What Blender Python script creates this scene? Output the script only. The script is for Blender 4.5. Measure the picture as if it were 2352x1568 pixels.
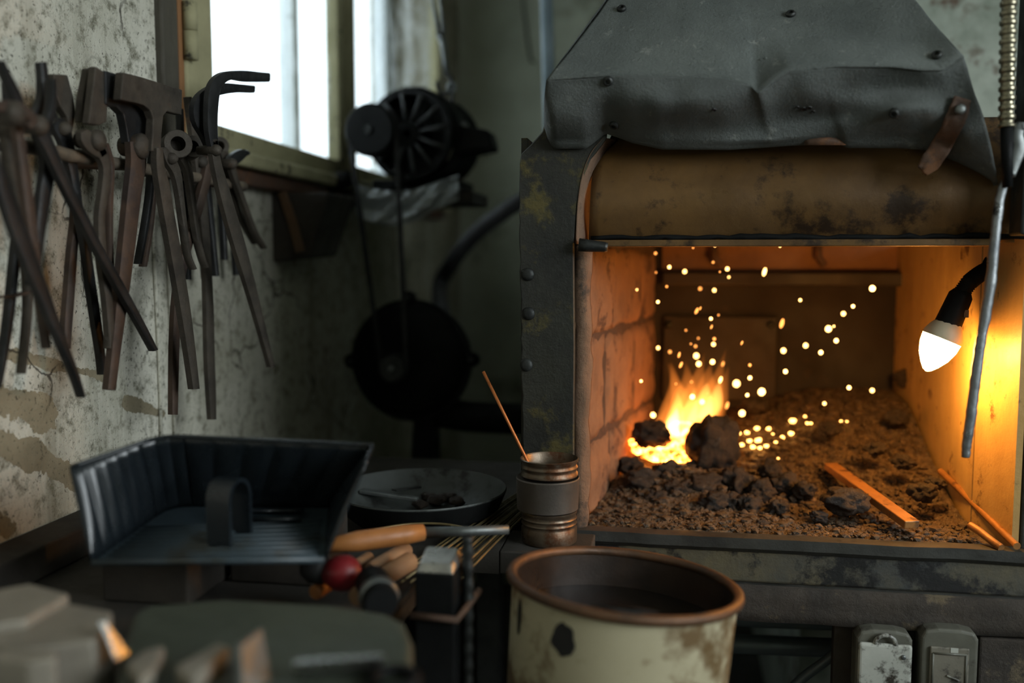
import bpy, bmesh, math, random
from mathutils import Vector, Matrix, noise
from mathutils.bvhtree import BVHTree
random.seed(7)
for o in list(bpy.data.objects):
    bpy.data.objects.remove(o)
SC = bpy.context.scene
COL = SC.collection

# ------------------------------------------------------------------ camera
FPX, CXP, CYP = 2150.0, 1176.0, 784.0
HCAM = 1.20
YAW, PITCH = math.radians(9.6), math.radians(5.05)
cam_d = bpy.data.cameras.new('camera')
cam = bpy.data.objects.new('camera', cam_d)
COL.objects.link(cam)
cam.location = (0, 0, HCAM)
cam.rotation_euler = (math.pi / 2 - PITCH, 0, YAW)
cam_d.sensor_width = 36.0
cam_d.lens = FPX / 2352.0 * 36.0
cam_d.clip_start = 0.02
cam_d.dof.use_dof = True
cam_d.dof.focus_distance = 1.24
cam_d.dof.aperture_fstop = 1.6
SC.camera = cam

# ------------------------------------------------------------------ world, daylight, exposure
w = bpy.data.worlds.new('overcast_sky')
SC.world = w
w.use_nodes = True
bg = w.node_tree.nodes['Background']
bg.inputs[0].default_value = (0.90, 0.975, 1.0, 1)
bg.inputs[1].default_value = 2.6

def area(name, loc, rot, sx, sy, power, color):
    l = bpy.data.lights.new(name, 'AREA')
    l.shape = 'RECTANGLE'; l.size = sx; l.size_y = sy
    l.energy = power; l.color = color
    o = bpy.data.objects.new(name, l); COL.objects.link(o)
    o.location = loc; o.rotation_euler = rot
    return o
# daylight entering through the wide window in the right wall, beside the photographer
area('daylight_window_2', (2.28, -0.25, 1.95), (0, math.radians(90), 0), 1.2, 1.7, 68, (0.90, 0.975, 1.0))
SC.view_settings.view_transform = 'Standard'
SC.view_settings.look = 'None'
SC.view_settings.gamma = 1.0
SC.view_settings.use_curve_mapping = False
SC.view_settings.exposure = 0.0

# ------------------------------------------------------------------ pixel rays
RM = cam.rotation_euler.to_matrix()
CAM = Vector((0, 0, HCAM))
def ray(px, py):
    return RM @ Vector(((px - CXP) / FPX, -(py - CYP) / FPX, -1.0))
def on(axis, val, px, py):
    d = ray(px, py); i = 'XYZ'.index(axis)
    t = (val - CAM[i]) / d[i]
    return CAM + d * t
def onX(px, py, v): return on('X', v, px, py)
def onY(px, py, v): return on('Y', v, px, py)
def onZ(px, py, v): return on('Z', v, px, py)

# ------------------------------------------------------------------ materials
def lin(c):
    out = []
    for v in c:
        v /= 255.0
        out.append(v / 12.92 if v <= 0.04045 else ((v + 0.055) / 1.055) ** 2.4)
    return tuple(out) + (1.0,)

class NT:
    def __init__(s, name):
        s.m = bpy.data.materials.new(name); s.m.use_nodes = True
        s.t = s.m.node_tree; s.n = s.t.nodes; s.l = s.t.links
        s.b = s.n['Principled BSDF']; s.out = s.n['Material Output']
        tc = s.n.new('ShaderNodeTexCoord'); s.co = tc.outputs['Object']
    def link(s, a, b): s.l.new(a, b)
    def noise(s, scale, detail=6, rough=0.6, co=None, stretch=None):
        n = s.n.new('ShaderNodeTexNoise')
        n.inputs['Scale'].default_value = scale; n.inputs['Detail'].default_value = detail
        n.inputs['Roughness'].default_value = rough
        src = co or s.co
        if stretch:
            mp = s.n.new('ShaderNodeMapping'); mp.inputs['Scale'].default_value = stretch
            s.link(src, mp.inputs['Vector']); src = mp.outputs[0]
        s.link(src, n.inputs['Vector'])
        return n.outputs['Fac']
    def voro(s, scale, feature='F1', stretch=None):
        n = s.n.new('ShaderNodeTexVoronoi'); n.feature = feature
        n.inputs['Scale'].default_value = scale
        src = s.co
        if stretch:
            mp = s.n.new('ShaderNodeMapping'); mp.inputs['Scale'].default_value = stretch
            s.link(src, mp.inputs['Vector']); src = mp.outputs[0]
        s.link(src, n.inputs['Vector'])
        return n.outputs['Distance']
    def ramp(s, fac, stops):
        r = s.n.new('ShaderNodeValToRGB')
        e = r.color_ramp.elements
        while len(e) > 2: e.remove(e[-1])
        for i, (p, c) in enumerate(stops):
            x = e[i] if i < 2 else e.new(p)
            x.position = p
            x.color = c if isinstance(c, tuple) else (c, c, c, 1)
        s.link(fac, r.inputs[0])
        return r.outputs[0]
    def mix(s, fac, a, b, mode='MIX'):
        m = s.n.new('ShaderNodeMix'); m.data_type = 'RGBA'; m.blend_type = mode
        for sock, v in ((m.inputs[0], fac), (m.inputs[6], a), (m.inputs[7], b)):
            if isinstance(v, (int, float)): sock.default_value = v
            elif isinstance(v, tuple): sock.default_value = v
            else: s.link(v, sock)
        return m.outputs[2]
    def math(s, op, a, b=None, c=None):
        m = s.n.new('ShaderNodeMath'); m.operation = op
        for i, v in enumerate((a, b, c)):
            if v is None: continue
            if isinstance(v, (int, float)): m.inputs[i].default_value = v
            else: s.link(v, m.inputs[i])
        return m.outputs[0]
    def bump(s, h, strength=0.4, dist=0.01, prev=None):
        b = s.n.new('ShaderNodeBump'); b.inputs['Strength'].default_value = strength
        b.inputs['Distance'].default_value = dist
        s.link(h, b.inputs['Height'])
        if prev: s.link(prev, b.inputs['Normal'])
        s.link(b.outputs[0], s.b.inputs['Normal'])
        return b.outputs[0]
    def set(s, **k):
        names = {'rough': 'Roughness', 'metal': 'Metallic', 'spec': 'Specular IOR Level', 'color': 'Base Color',
                 'emit': 'Emission Color', 'estr': 'Emission Strength', 'trans': 'Transmission Weight', 'alpha': 'Alpha'}
        for a, v in k.items():
            i = s.b.inputs[names[a]]
            if isinstance(v, (int, float, tuple)): i.default_value = v
            else: s.link(v, i)
        return s

M = {}
def simple(name, c1, c2, scale=20, rough=0.6, metal=0.0, bump=0.25, bscale=60, c3=None, f3=0.62, s3=8, spec=0.5, rv=0.15, stretch=None, bdist=0.002):
    """two tone mottled surface, an optional third colour in patches, fine relief"""
    t = NT(name)
    n1 = t.noise(scale, 8, 0.65, stretch=stretch)
    col = t.ramp(n1, [(0.32, lin(c1)), (0.68, lin(c2))])
    if c3:
        n3 = t.noise(s3, 8, 0.7)
        msk = t.ramp(n3, [(f3 - 0.04, 0.0), (f3 + 0.04, 1.0)])
        col = t.mix(msk, col, lin(c3))
    t.set(color=col, metal=metal, spec=spec)
    rr = t.ramp(t.noise(scale * 1.7, 4), [(0.3, max(0.02, rough - rv)), (0.7, min(1, rough + rv))])
    t.set(rough=rr)
    if bump: t.bump(t.noise(bscale, 8, 0.7), bump, bdist)
    M[name] = t.m
    return t

simple('tong_steel', (50, 46, 41), (78, 71, 62), 25, 0.6, 0.2, 0.6, 180, (84, 66, 52), 0.64, 12, spec=.3)
simple('tong_dark', (26, 27, 28), (44, 44, 44), 25, 0.45, 0.3, 0.4, 180, spec=.4)
simple('tong_rust', (52, 43, 37), (80, 62, 50), 20, 0.6, 0.25, 0.5, 180, (58, 48, 44), 0.55, 14)
simple('spoke_iron', (44, 46, 46), (58, 60, 60), 20, 0.6, 0.1, 0.2, 90)
simple('poker_steel', (120, 124, 128), (160, 164, 166), 30, 0.38, 0.85, 0.6, 90, (60, 60, 60), 0.62, 30)
simple('rack_iron', (104, 92, 76), (74, 66, 56), 30, 0.8, 0.1, 0.9, 120)
simple('steel_dark', (36, 38, 38), (62, 64, 62), 18, 0.5, 0.6, 0.35, 120)
simple('steel_grey', (88, 92, 92), (128, 132, 130), 18, 0.42, 0.7, 0.3, 120, (70, 62, 54), 0.62, 15)
simple('steel_bright', (150, 150, 146), (200, 198, 192), 30, 0.3, 0.9, 0.15, 150)
simple('cast_black', (15, 16, 16), (25, 26, 26), 16, 0.6, 0.0, 0.25, 90, spec=0.1)
simple('hood_metal', (66, 70, 68), (92, 97, 94), 9, 0.6, 0.15, 0.75, 260, (112, 115, 110), 0.66, 34, bdist=0.003)
simple('hood_dust_lit', (76, 82, 80), (104, 110, 106), 8, 0.7, 0.05, 0.9, 240, (128, 132, 126), 0.64, 46, bdist=0.004)  # dust speckle; base paler than the skirt, light from above put into the colour
simple('hood_rust', (96, 66, 46), (66, 54, 46), 18, 0.7, 0.1, 0.7, 120, (120, 80, 50), 0.6, 20)
simple('panel_brown', (82, 60, 36), (118, 88, 50), 7, 0.38, 0.3, 0.3, 60, (52, 38, 26), 0.58, 9)  # brown panel, warmed towards orange in the colour for bounced lamp light
simple('post_plate', (32, 33, 31), (54, 54, 46), 9, 0.55, 0.3, 0.7, 80, (84, 76, 40), 0.57, 10)
simple('brick', (122, 88, 64), (152, 112, 82), 10, 0.85, 0, 1.0, 70, (88, 62, 48), 0.58, 16, bdist=0.004)
simple('mortar', (84, 62, 50), (60, 46, 38), 30, 0.95, 0, 0.8, 120)
simple('cement', (132, 104, 82), (104, 80, 62), 12, 0.9, 0, 1.0, 80, (72, 62, 54), 0.60, 14, bdist=0.004)
simple('forge_back', (46, 36, 30), (30, 25, 22), 5, 0.8, 0, 0.5, 60, (64, 46, 34), 0.62, 5)
simple('throat_rust_lit', (150, 104, 66), (110, 72, 46), 6, 0.75, 0, 0.5, 60, (60, 42, 32), 0.60, 7)  # rust made lighter, painting lamp and fire light on the upper back
simple('plate_back', (58, 46, 38), (40, 34, 30), 8, 0.65, 0.2, 0.3, 60)
simple('side_sheet', (196, 160, 98), (160, 124, 70), 9, 0.48, 0.0, 0.5, 50, (104, 74, 42), 0.62, 22, stretch=(1, 1, .25))
simple('apron_paint', (108, 98, 70), (52, 58, 62), 6, 0.6, 0.1, 0.5, 80, (26, 26, 26), 0.52, 14)
simple('apron_stone', (44, 40, 36), (74, 66, 58), 12, 0.85, 0, 1.0, 70, (104, 92, 72), 0.62, 14, bdist=0.004)
simple('lip_steel', (50, 50, 48), (78, 78, 74), 14, 0.5, 0.4, 0.5, 60)
simple('coal', (40, 31, 23), (104, 82, 56), 70, 0.34, 0.0, 0.9, 300, (190, 154, 100), 0.66, 110, spec=0.8, rv=0.25, bdist=0.003)  # bright golden third colour paints lamp sparkle on the grains
simple('coal_lump', (26, 21, 17), (60, 46, 34), 40, 0.55, 0.0, 1.0, 160, (84, 70, 56), 0.64, 60, spec=0.5, rv=0.25, bdist=0.004)
simple('plaster_back', (164, 166, 148), (128, 130, 114), 2.5, 0.95, 0, 0.4, 20, (96, 96, 80), 0.60, 3)
simple('chimney_plaster', (176, 182, 170), (104, 114, 100), 7, 0.95, 0, 0.6, 30, (84, 66, 52), 0.60, 6)
simple('floor_dirt', (52, 48, 42), (36, 34, 32), 4, 0.9, 0, 0.5, 40)
simple('ceiling_soot', (160, 160, 150), (130, 130, 122), 3, 0.95, 0, 0.2, 30)
simple('window_paint', (128, 124, 94), (158, 152, 118), 8, 0.85, 0, 0.5, 70, (52, 48, 38), 0.62, 22)
simple('outer_paint', (206, 212, 214), (222, 228, 230), 8, 0.7, 0, 0.3, 50, (60, 60, 54), 0.66, 26)
simple('jamb_wood', (84, 80, 68), (58, 54, 46), 12, 0.8, 0, 0.7, 60, (120, 104, 76), 0.64, 20, stretch=(1, 1, .2))
simple('raw_wood', (150, 106, 66), (120, 84, 52), 14, 0.7, 0, 0.5, 60, stretch=(1, 1, .25))
simple('wood_handle', (176, 116, 62), (140, 88, 46), 16, 0.5, 0, 0.35, 80, (84, 58, 38), 0.66, 18)
simple('wood_pale', (160, 124, 90), (126, 96, 70), 16, 0.65, 0, 0.35, 80)
simple('batten_wood', (92, 66, 40), (70, 50, 32), 14, 0.8, 0, 0.4, 60)
simple('wood_dark', (36, 32, 28), (52, 46, 38), 12, 0.8, 0, 0.5, 60)
simple('plastic_lit', (42, 52, 58), (58, 70, 76), 10, 0.4, 0, 0.06, 140, (44, 46, 42), 0.58, 6, rv=0.08)  # tray floor tone, lightened in colour to stand in for reflected window light
simple('plastic_black', (20, 25, 29), (29, 35, 39), 12, 0.27, 0, 0.06, 140, (40, 42, 42), 0.68, 9, rv=0.06)
simple('rubber', (18, 18, 18), (26, 26, 26), 20, 0.7, 0, 0.2, 90)
simple('bucket_paint', (168, 158, 128), (184, 175, 146), 5, 0.5, 0, 0.2, 40, (104, 82, 50), 0.53, 7)
simple('bucket_rim', (112, 78, 52), (70, 54, 42), 18, 0.5, 0.4, 0.5, 80)
simple('bucket_inside', (26, 23, 20), (58, 42, 31), 8, 0.4, 0.2, 0.3, 60)
simple('tar_spot', (16, 16, 16), (28, 27, 25), 20, 0.5, 0, 0.3, 80)
simple('tin', (92, 80, 68), (122, 108, 92), 14, 0.36, 0.75, 0.25, 90, (92, 62, 42), 0.57, 16)
simple('tin_band', (78, 72, 66), (98, 90, 82), 12, 0.5, 0.4, 0.3, 90)
simple('copper', (206, 128, 72), (170, 100, 54), 40, 0.4, 0.6, 0.2, 120)
simple('red_paint', (128, 28, 34), (92, 18, 24), 10, 0.45, 0, 0.2, 60, (60, 18, 20), 0.66, 12)
simple('bench_top', (44, 42, 38), (62, 58, 52), 8, 0.75, 0.1, 0.5, 60)
simple('olive_steel', (56, 62, 52), (72, 78, 66), 6, 0.6, 0.1, 0.15, 40)
simple('block_steel', (122, 116, 106), (150, 142, 128), 12, 0.55, 0.3, 0.3, 60, (92, 84, 76), 0.62, 8)
simple('outlet_plastic', (186, 188, 180), (150, 152, 144), 8, 0.5, 0, 0.15, 60, (48, 42, 34), 0.50, 18)
simple('outlet_worn', (124, 120, 108), (92, 88, 78), 10, 0.55, 0, 0.3, 60, (44, 42, 38), 0.52, 20)
simple('outlet_frame', (104, 104, 94), (70, 68, 60), 10, 0.5, 0, 0.15, 60, (48, 44, 38), 0.58, 18)
simple('bar_stock', (176, 122, 66), (142, 96, 50), 18, 0.5, 0.3, 0.5, 80, (92, 62, 38), 0.62, 24)
simple('conduit', (150, 144, 122), (120, 114, 96), 14, 0.3, 0.85, 0.15, 60)
simple('pipe_paint', (84, 98, 104), (110, 124, 130), 8, 0.45, 0.3, 0.15, 60)
simple('bulb_collar', (206, 196, 170), (186, 176, 150), 10, 0.5, 0, 0.05, 60)
simple('weld_wire', (138, 122, 84), (104, 92, 66), 30, 0.4, 0.6, 0.1, 60)
simple('pan_inside', (58, 62, 60), (76, 80, 78), 8, 0.55, 0.3, 0.2, 60, (40, 40, 38), 0.6, 12)

# plaster of the tool wall: pitted, flaked in bands, streaked
def plaster_left():
    t = NT('plaster_left')
    base = t.ramp(t.noise(3.0, 8, 0.65), [(0.3, lin((176, 173, 156))), (0.7, lin((220, 217, 204)))])
    fine = t.noise(38, 8, 0.75)
    base = t.mix(t.ramp(fine, [(0.36, 1.0), (0.50, 0.0)]), base, lin((120, 118, 102)))
    # vertical damp streaks
    st = t.noise(7, 6, 0.6, stretch=(1, 1.4, .12))
    base = t.mix(t.ramp(st, [(0.56, 0.0), (0.70, 0.65)]), base, lin((104, 100, 78)))
    # larger mottling, browner and darker towards the far corner
    sep = t.n.new('ShaderNodeSeparateXYZ'); t.link(t.co, sep.inputs[0])
    far = t.ramp(t.math('MULTIPLY_ADD', sep.outputs[1], 0.5, -0.45), [(0.2, 0.0), (0.75, 1.0)])
    gr = t.ramp(t.noise(2.2, 8, 0.7), [(0.35, 0.0), (0.65, 1.0)])
    base = t.mix(t.math('MULTIPLY', t.math('MAXIMUM', far, 0.0), t.math('MULTIPLY_ADD', gr, 0.55, 0.40)), base, lin((98, 92, 68)))
    # flaked bands, as segments in the wall plane (y, z)
    warp = t.math('MULTIPLY_ADD', t.noise(11, 6, 0.7), 0.09, -0.045)
    flake = None
    for (ax, ay, bx, by, wpx) in ((-30, 800, 250, 868, 17), (-60, 900, 100, 940, 38), (-60, 985, 185, 1105, 30), (290, 925, 372, 950, 20), (-50, 1180, 20, 1215, 30)):
        a = onX(ax, ay, WX); b = onX(bx, by, WX)
        wd = wpx / 2150.0 * 1.05
        dy, dz = b.y - a.y, b.z - a.z
        L2 = dy * dy + dz * dz
        py = t.math('SUBTRACT', sep.outputs[1], a.y); pz = t.math('SUBTRACT', sep.outputs[2], a.z)
        dot = t.math('ADD', t.math('MULTIPLY', py, dy / L2), t.math('MULTIPLY', pz, dz / L2))
        n = t.n.new('ShaderNodeClamp'); t.link(dot, n.inputs[0])
        qy = t.math('SUBTRACT', py, t.math('MULTIPLY', n.outputs[0], dy)); qz = t.math('SUBTRACT', pz, t.math('MULTIPLY', n.outputs[0], dz))
        d = t.math('SQRT', t.math('ADD', t.math('MULTIPLY', qy, qy), t.math('MULTIPLY', qz, qz)))
        d = t.math('ADD', d, t.math('MULTIPLY', warp, min(1.0, wd * 45)))
        m = t.math('LESS_THAN', d, wd)
        flake = m if flake is None else t.math('MAXIMUM', flake, m)
    fc = t.ramp(t.noise(16, 6), [(0.3, lin((120, 112, 92))), (0.7, lin((150, 140, 116)))])
    base = t.mix(flake, base, fc)
    # dark pits, specks and hair cracks
    blotm = t.ramp(t.noise(6, 6, 0.7), [(0.38, 0.25), (0.62, 1.0)])
    pit = t.ramp(t.noise(150, 4, 0.7), [(0.36, 1.0), (0.42, 0.0)])
    base = t.mix(t.math('MULTIPLY', pit, blotm), base, lin((58, 54, 44)))
    pit2 = t.ramp(t.noise(60, 6, 0.85, stretch=(1, 1.0, .6)), [(0.33, 1.0), (0.39, 0.0)])
    base = t.mix(t.math('MULTIPLY', pit2, 0.9), base, lin((46, 43, 35)))
    blot = t.ramp(t.noise(17, 7, 0.75), [(0.29, 1.0), (0.36, 0.0)])
    base = t.mix(t.math('MULTIPLY', blot, 0.8), base, lin((60, 56, 44)))
    wv = t.n.new('ShaderNodeVectorMath'); wv.operation = 'MULTIPLY_ADD'
    nz = t.n.new('ShaderNodeTexNoise'); nz.inputs['Scale'].default_value = 9; nz.inputs['Detail'].default_value = 6
    t.link(t.co, nz.inputs['Vector']); t.link(nz.outputs['Color'], wv.inputs[0]); wv.inputs[1].default_value = (.12, .12, .12); t.link(t.co, wv.inputs[2])
    vo = t.n.new('ShaderNodeTexVoronoi'); vo.feature = 'DISTANCE_TO_EDGE'; vo.inputs['Scale'].default_value = 5.5
    t.link(wv.outputs[0], vo.inputs['Vector'])
    crack = t.math('MULTIPLY', t.ramp(vo.outputs['Distance'], [(0.006, 1.0), (0.014, 0.0)]), t.ramp(t.noise(4, 4), [(0.50, 0.0), (0.58, 0.85)]))
    base = t.mix(crack, base, lin((48, 44, 36)))
    t.set(color=base, rough=0.95, spec=0.2)
    h = t.math('SUBTRACT', t.math('MULTIPLY_ADD', fine, 0.5, t.math('MULTIPLY', t.noise(75, 5, 0.8), 0.6)), t.math('MULTIPLY', flake, 0.5))
    t.bump(h, 0.7, 0.008)
    M['plaster_left'] = t.m

def glass():
    t = NT('dirty_glass')
    tr = t.n.new('ShaderNodeBsdfTransparent'); tr.inputs[0].default_value = (0.97, 0.99, 1.0, 1)
    gl = t.n.new('ShaderNodeBsdfGlossy'); gl.inputs['Roughness'].default_value = 0.05
    tl = t.n.new('ShaderNodeBsdfTranslucent'); tl.inputs[0].default_value = lin((225, 230, 230))
    f = t.n.new('ShaderNodeMixShader'); f.inputs[0].default_value = 0.05
    t.link(tr.outputs[0], f.inputs[1]); t.link(gl.outputs[0], f.inputs[2])
    g = t.n.new('ShaderNodeMixShader')
    t.link(t.ramp(t.noise(9, 8, 0.7), [(0.45, 0.0), (0.8, 0.22)]), g.inputs[0])
    t.link(f.outputs[0], g.inputs[1]); t.link(tl.outputs[0], g.inputs[2])
    t.link(g.outputs[0], t.out.inputs['Surface'])
    M['dirty_glass'] = t.m
def film():
    t = NT('plastic_film')
    tr = t.n.new('ShaderNodeBsdfTransparent')
    t.set(color=lin((190, 196, 198)), rough=0.25)
    g = t.n.new('ShaderNodeMixShader'); g.inputs[0].default_value = 0.55
    t.link(tr.outputs[0], g.inputs[1]); t.link(t.b.outputs[0], g.inputs[2])
    t.link(g.outputs[0], t.out.inputs['Surface'])
    M['plastic_film'] = t.m
def emissive(name, col, strength):
    t = NT(name)
    t.set(color=(0.02, 0.01, 0.0, 1), emit=col, estr=strength, rough=0.8)
    M[name] = t.m
def ember_mat():
    t = NT('ember_coal')
    n = t.noise(38, 6, 0.65)
    t.set(color=lin((30, 22, 18)), rough=0.8)
    t.set(emit=t.ramp(n, [(0.38, (0.8, 0.06, 0.0, 1)), (0.56, (1.0, 0.34, 0.05, 1))]))
    t.set(estr=t.ramp(n, [(0.36, 0.0), (0.62, 1.0)]))
    mm = t.math('MULTIPLY', t.ramp(n, [(0.36, 0.0), (0.60, 1.0)]), 22.0)
    t.link(mm, t.b.inputs['Emission Strength'])
    M['ember_coal'] = t.m
def flame_mat(name, col, strength):
    t = NT(name)
    t.n.remove(t.b)
    e = t.n.new('ShaderNodeEmission'); e.inputs[0].default_value = col; e.inputs[1].default_value = strength
    t.link(e.outputs[0], t.out.inputs['Volume'])
    M[name] = t.m
def water():
    t = NT('quench_water')
    t.set(color=lin((20, 15, 11)), rough=0.12, spec=0.5)
    t.bump(t.noise(14, 3), 0.08, 0.004)
    M['quench_water'] = t.m
WX = -0.76
plaster_left(); glass(); film(); ember_mat(); water()
emissive('bulb_glow', (1.0, 0.45, 0.095, 1), 185)
emissive('spark_glow', (1.0, 0.50, 0.14, 1), 9)
emissive('spark_dim', (1.0, 0.34, 0.07, 1), 3.0)
emissive('ember_glow', (1.0, 0.42, 0.09, 1), 10)
flame_mat('flame_outer', (1.0, 0.26, 0.035, 1), 22)
flame_mat('flame_inner', (1.0, 0.46, 0.09, 1), 75)
flame_mat('flame_core', (1.0, 0.60, 0.20, 1), 240)

# ------------------------------------------------------------------ mesh builder and object helpers
class MB:
    def __init__(s): s.v = []; s.f = []
    def add(s, vs, fs):
        o = len(s.v); s.v += [Vector(v) for v in vs]; s.f += [tuple(i + o for i in f) for f in fs]; return s
    def box(s, lo, hi):
        x0, y0, z0 = lo; x1, y1, z1 = hi
        return s.add([(x0, y0, z0), (x1, y0, z0), (x1, y1, z0), (x0, y1, z0), (x0, y0, z1), (x1, y0, z1), (x1, y1, z1), (x0, y1, z1)],
                     [(0, 3, 2, 1), (4, 5, 6, 7), (0, 1, 5, 4), (1, 2, 6, 5), (2, 3, 7, 6), (3, 0, 4, 7)])
    def hexa(s, b, t):
        """eight corners: bottom ring of four, top ring of four"""
        return s.add(list(b) + list(t), [(0, 3, 2, 1), (4, 5, 6, 7), (0, 1, 5, 4), (1, 2, 6, 5), (2, 3, 7, 6), (3, 0, 4, 7)])
    def prism(s, poly, off):
        n = len(poly); off = Vector(off)
        vs = [Vector(p) for p in poly] + [Vector(p) + off for p in poly]
        fs = [tuple(range(n)), tuple(range(2 * n - 1, n - 1, -1))]
        fs += [(i, (i + 1) % n, n + (i + 1) % n, n + i) for i in range(n)]
        return s.add(vs, [tuple(reversed(f)) for f in fs])
    def loft(s, rings, closed=True, cap=True):
        n = len(rings[0]); vs = [p for r in rings for p in r]; fs = []
        for k in range(len(rings) - 1):
            for i in range(n if closed else n - 1):
                j = (i + 1) % n
                fs.append((k * n + i, k * n + j, (k + 1) * n + j, (k + 1) * n + i))
        if cap and closed:
            fs.append(tuple(reversed(range(n)))); fs.append(tuple(range((len(rings) - 1) * n, len(rings) * n)))
        return s.add(vs, fs)
    def tube(s, path, rad, seg=10, cap=True):
        path = [Vector(p) for p in path]
        if isinstance(rad, (int, float)): rad = [rad] * len(path)
        up = None; rings = []
        for i, p in enumerate(path):
            d = (path[min(i + 1, len(path) - 1)] - path[max(i - 1, 0)]).normalized()
            if up is None:
                up = Vector((0, 0, 1)) if abs(d.z) < 0.9 else Vector((1, 0, 0))
            a = d.cross(up).normalized(); up = a.cross(d).normalized()
            rings.append([p + (a * math.cos(2 * math.pi * k / seg) + up * math.sin(2 * math.pi * k / seg)) * rad[i] for k in range(seg)])
        return s.loft(rings, True, cap)
    def lathe(s, c, axis, prof, seg=24, cap=True, jit=None):
        """prof: (distance along axis, radius)"""
        c = Vector(c); axis = Vector(axis).normalized()
        up = Vector((0, 0, 1)) if abs(axis.z) < 0.9 else Vector((1, 0, 0))
        a = axis.cross(up).normalized(); b = a.cross(axis).normalized()
        rings = [[c + axis * h + (a * math.cos(2 * math.pi * k / seg) + b * math.sin(2 * math.pi * k / seg)) * r for k in range(seg)] for h, r in prof]
        return s.loft(rings, True, cap)
    def grid(s, pts):
        nr = len(pts); nc = len(pts[0])
        return s.add([p for r in pts for p in r], [(i * nc + j, i * nc + j + 1, (i + 1) * nc + j + 1, (i + 1) * nc + j) for i in range(nr - 1) for j in range(nc - 1)])
    def sheet(s, pts, off):
        """grid with thickness; off is a vector or list of vectors"""
        nr = len(pts); nc = len(pts[0]); off = Vector(off)
        n = nr * nc
        vs = [p for r in pts for p in r] + [p + off for r in pts for p in r]
        fs = []
        for i in range(nr - 1):
            for j in range(nc - 1):
                q = (i * nc + j, i * nc + j + 1, (i + 1) * nc + j + 1, (i + 1) * nc + j)
                fs.append(q); fs.append(tuple(n + k for k in reversed(q)))
        for j in range(nc - 1):
            fs.append((j + 1, j, n + j, n + j + 1)); b = (nr - 1) * nc
            fs.append((b + j, b + j + 1, n + b + j + 1, n + b + j))
        for i in range(nr - 1):
            a0, a1 = i * nc, (i + 1) * nc
            fs.append((a0, a1, n + a1, n + a0)); a0 += nc - 1; a1 += nc - 1
            fs.append((a1, a0, n + a0, n + a1))
        return s.add(vs, fs)
    def build(s, name, mat, parent=None, smooth=False, bevel=0, seg=2, sub=0, fix=True):
        me = bpy.data.meshes.new(name)
        if parent is None:
            xs = [v.x for v in s.v]; ys = [v.y for v in s.v]; zs = [v.z for v in s.v]
            loc = Vector(((min(xs) + max(xs)) / 2, (min(ys) + max(ys)) / 2, min(zs)))
        else:
            loc = root_loc(parent)
        me.from_pydata([tuple(v - loc) for v in s.v], [], s.f)
        me.update()
        if fix:
            bm = bmesh.new(); bm.from_mesh(me); bmesh.ops.recalc_face_normals(bm, faces=bm.faces); bm.to_mesh(me); bm.free()
        me.materials.append(M[mat])
        o = bpy.data.objects.new(name, me); COL.objects.link(o)
        if parent is None: o.location = loc
        else: o.parent = parent
        if bevel:
            b = o.modifiers.new('bevel', 'BEVEL'); b.width = bevel; b.segments = seg; b.limit_method = 'ANGLE'; b.angle_limit = math.radians(35)
        if sub:
            m = o.modifiers.new('subd', 'SUBSURF'); m.levels = sub; m.render_levels = sub
        if smooth:
            for p in me.polygons: p.use_smooth = True
            if smooth == 'auto':
                me.set_sharp_from_angle(angle=math.radians(40))
        return o
def root_loc(o):
    while o.parent: o = o.parent
    return Vector(o.location)
def tag(o, label, cat, group=None, kind=None):
    if label: o['label'] = label
    if cat: o['category'] = cat
    if group: o['group'] = group
    if kind: o['kind'] = kind
    return o
def thing(name, loc, label, cat, group=None, kind=None):
    o = bpy.data.objects.new(name, None); COL.objects.link(o); o.location = loc
    o.empty_display_size = 0.02
    return tag(o, label, cat, group, kind)
def struct(o, label=None):
    o['kind'] = 'structure'
    if label: o['label'] = label
    return o
def ribbon(path, axis, val, thick, mb=None, chamfer=0.25):
    """bar whose outline follows pixels (x, y, half width), lying in the plane axis = val, chamfered section"""
    mb = mb or MB()
    i = 'XYZ'.index(axis)
    e = Vector((0, 0, 0)); e[i] = 1
    rings = []
    for k, p in enumerate(path):
        a = path[max(k - 1, 0)]; b = path[min(k + 1, len(path) - 1)]
        d = Vector((b[0] - a[0], b[1] - a[1])).normalized(); nn = Vector((-d.y, d.x))
        L = on(axis, val, p[0] - nn.x * p[2], p[1] - nn.y * p[2]); R = on(axis, val, p[0] + nn.x * p[2], p[1] + nn.y * p[2])
        C = (L + R) / 2; hw = (R - L) / 2; c = 1 - chamfer
        t = thick / 2
        rings.append([C + hw * sx + e * (t * sz) for sx, sz in ((-1, -c), (-c, -1), (c, -1), (1, -c), (1, c), (c, 1), (-c, 1), (-1, c))])
    return mb.loft(rings)
def smooth_path(path, n=3):
    out = []
    P = [path[0]] + list(path) + [path[-1]]
    for i in range(1, len(P) - 2):
        for k in range(n):
            t = k / n
            out.append(tuple(0.5 * (2 * P[i][j] + (P[i + 1][j] - P[i - 1][j]) * t + (2 * P[i - 1][j] - 5 * P[i][j] + 4 * P[i + 1][j] - P[i + 2][j]) * t * t + (3 * P[i][j] - P[i - 1][j] - 3 * P[i + 1][j] + P[i + 2][j]) * t ** 3) for j in range(len(path[0]))))
    out.append(tuple(path[-1]))
    return out
def fbm(p, o=5):
    return noise.fractal(Vector(p), 0.9, 2.1, o)

# ================================================================== ROOM
RX, RY0, RY1, RZ = 2.3, -2.0, 3.35, 3.0
struct(MB().box((WX - .3, RY0 - .2, -.05), (RX + .2, RY1 + .2, 0)).build('floor', 'floor_dirt'))
struct(MB().box((WX - .3, RY0 - .2, RZ), (RX + .2, RY1 + .2, RZ + .05)).build('ceiling', 'ceiling_soot'))
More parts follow.
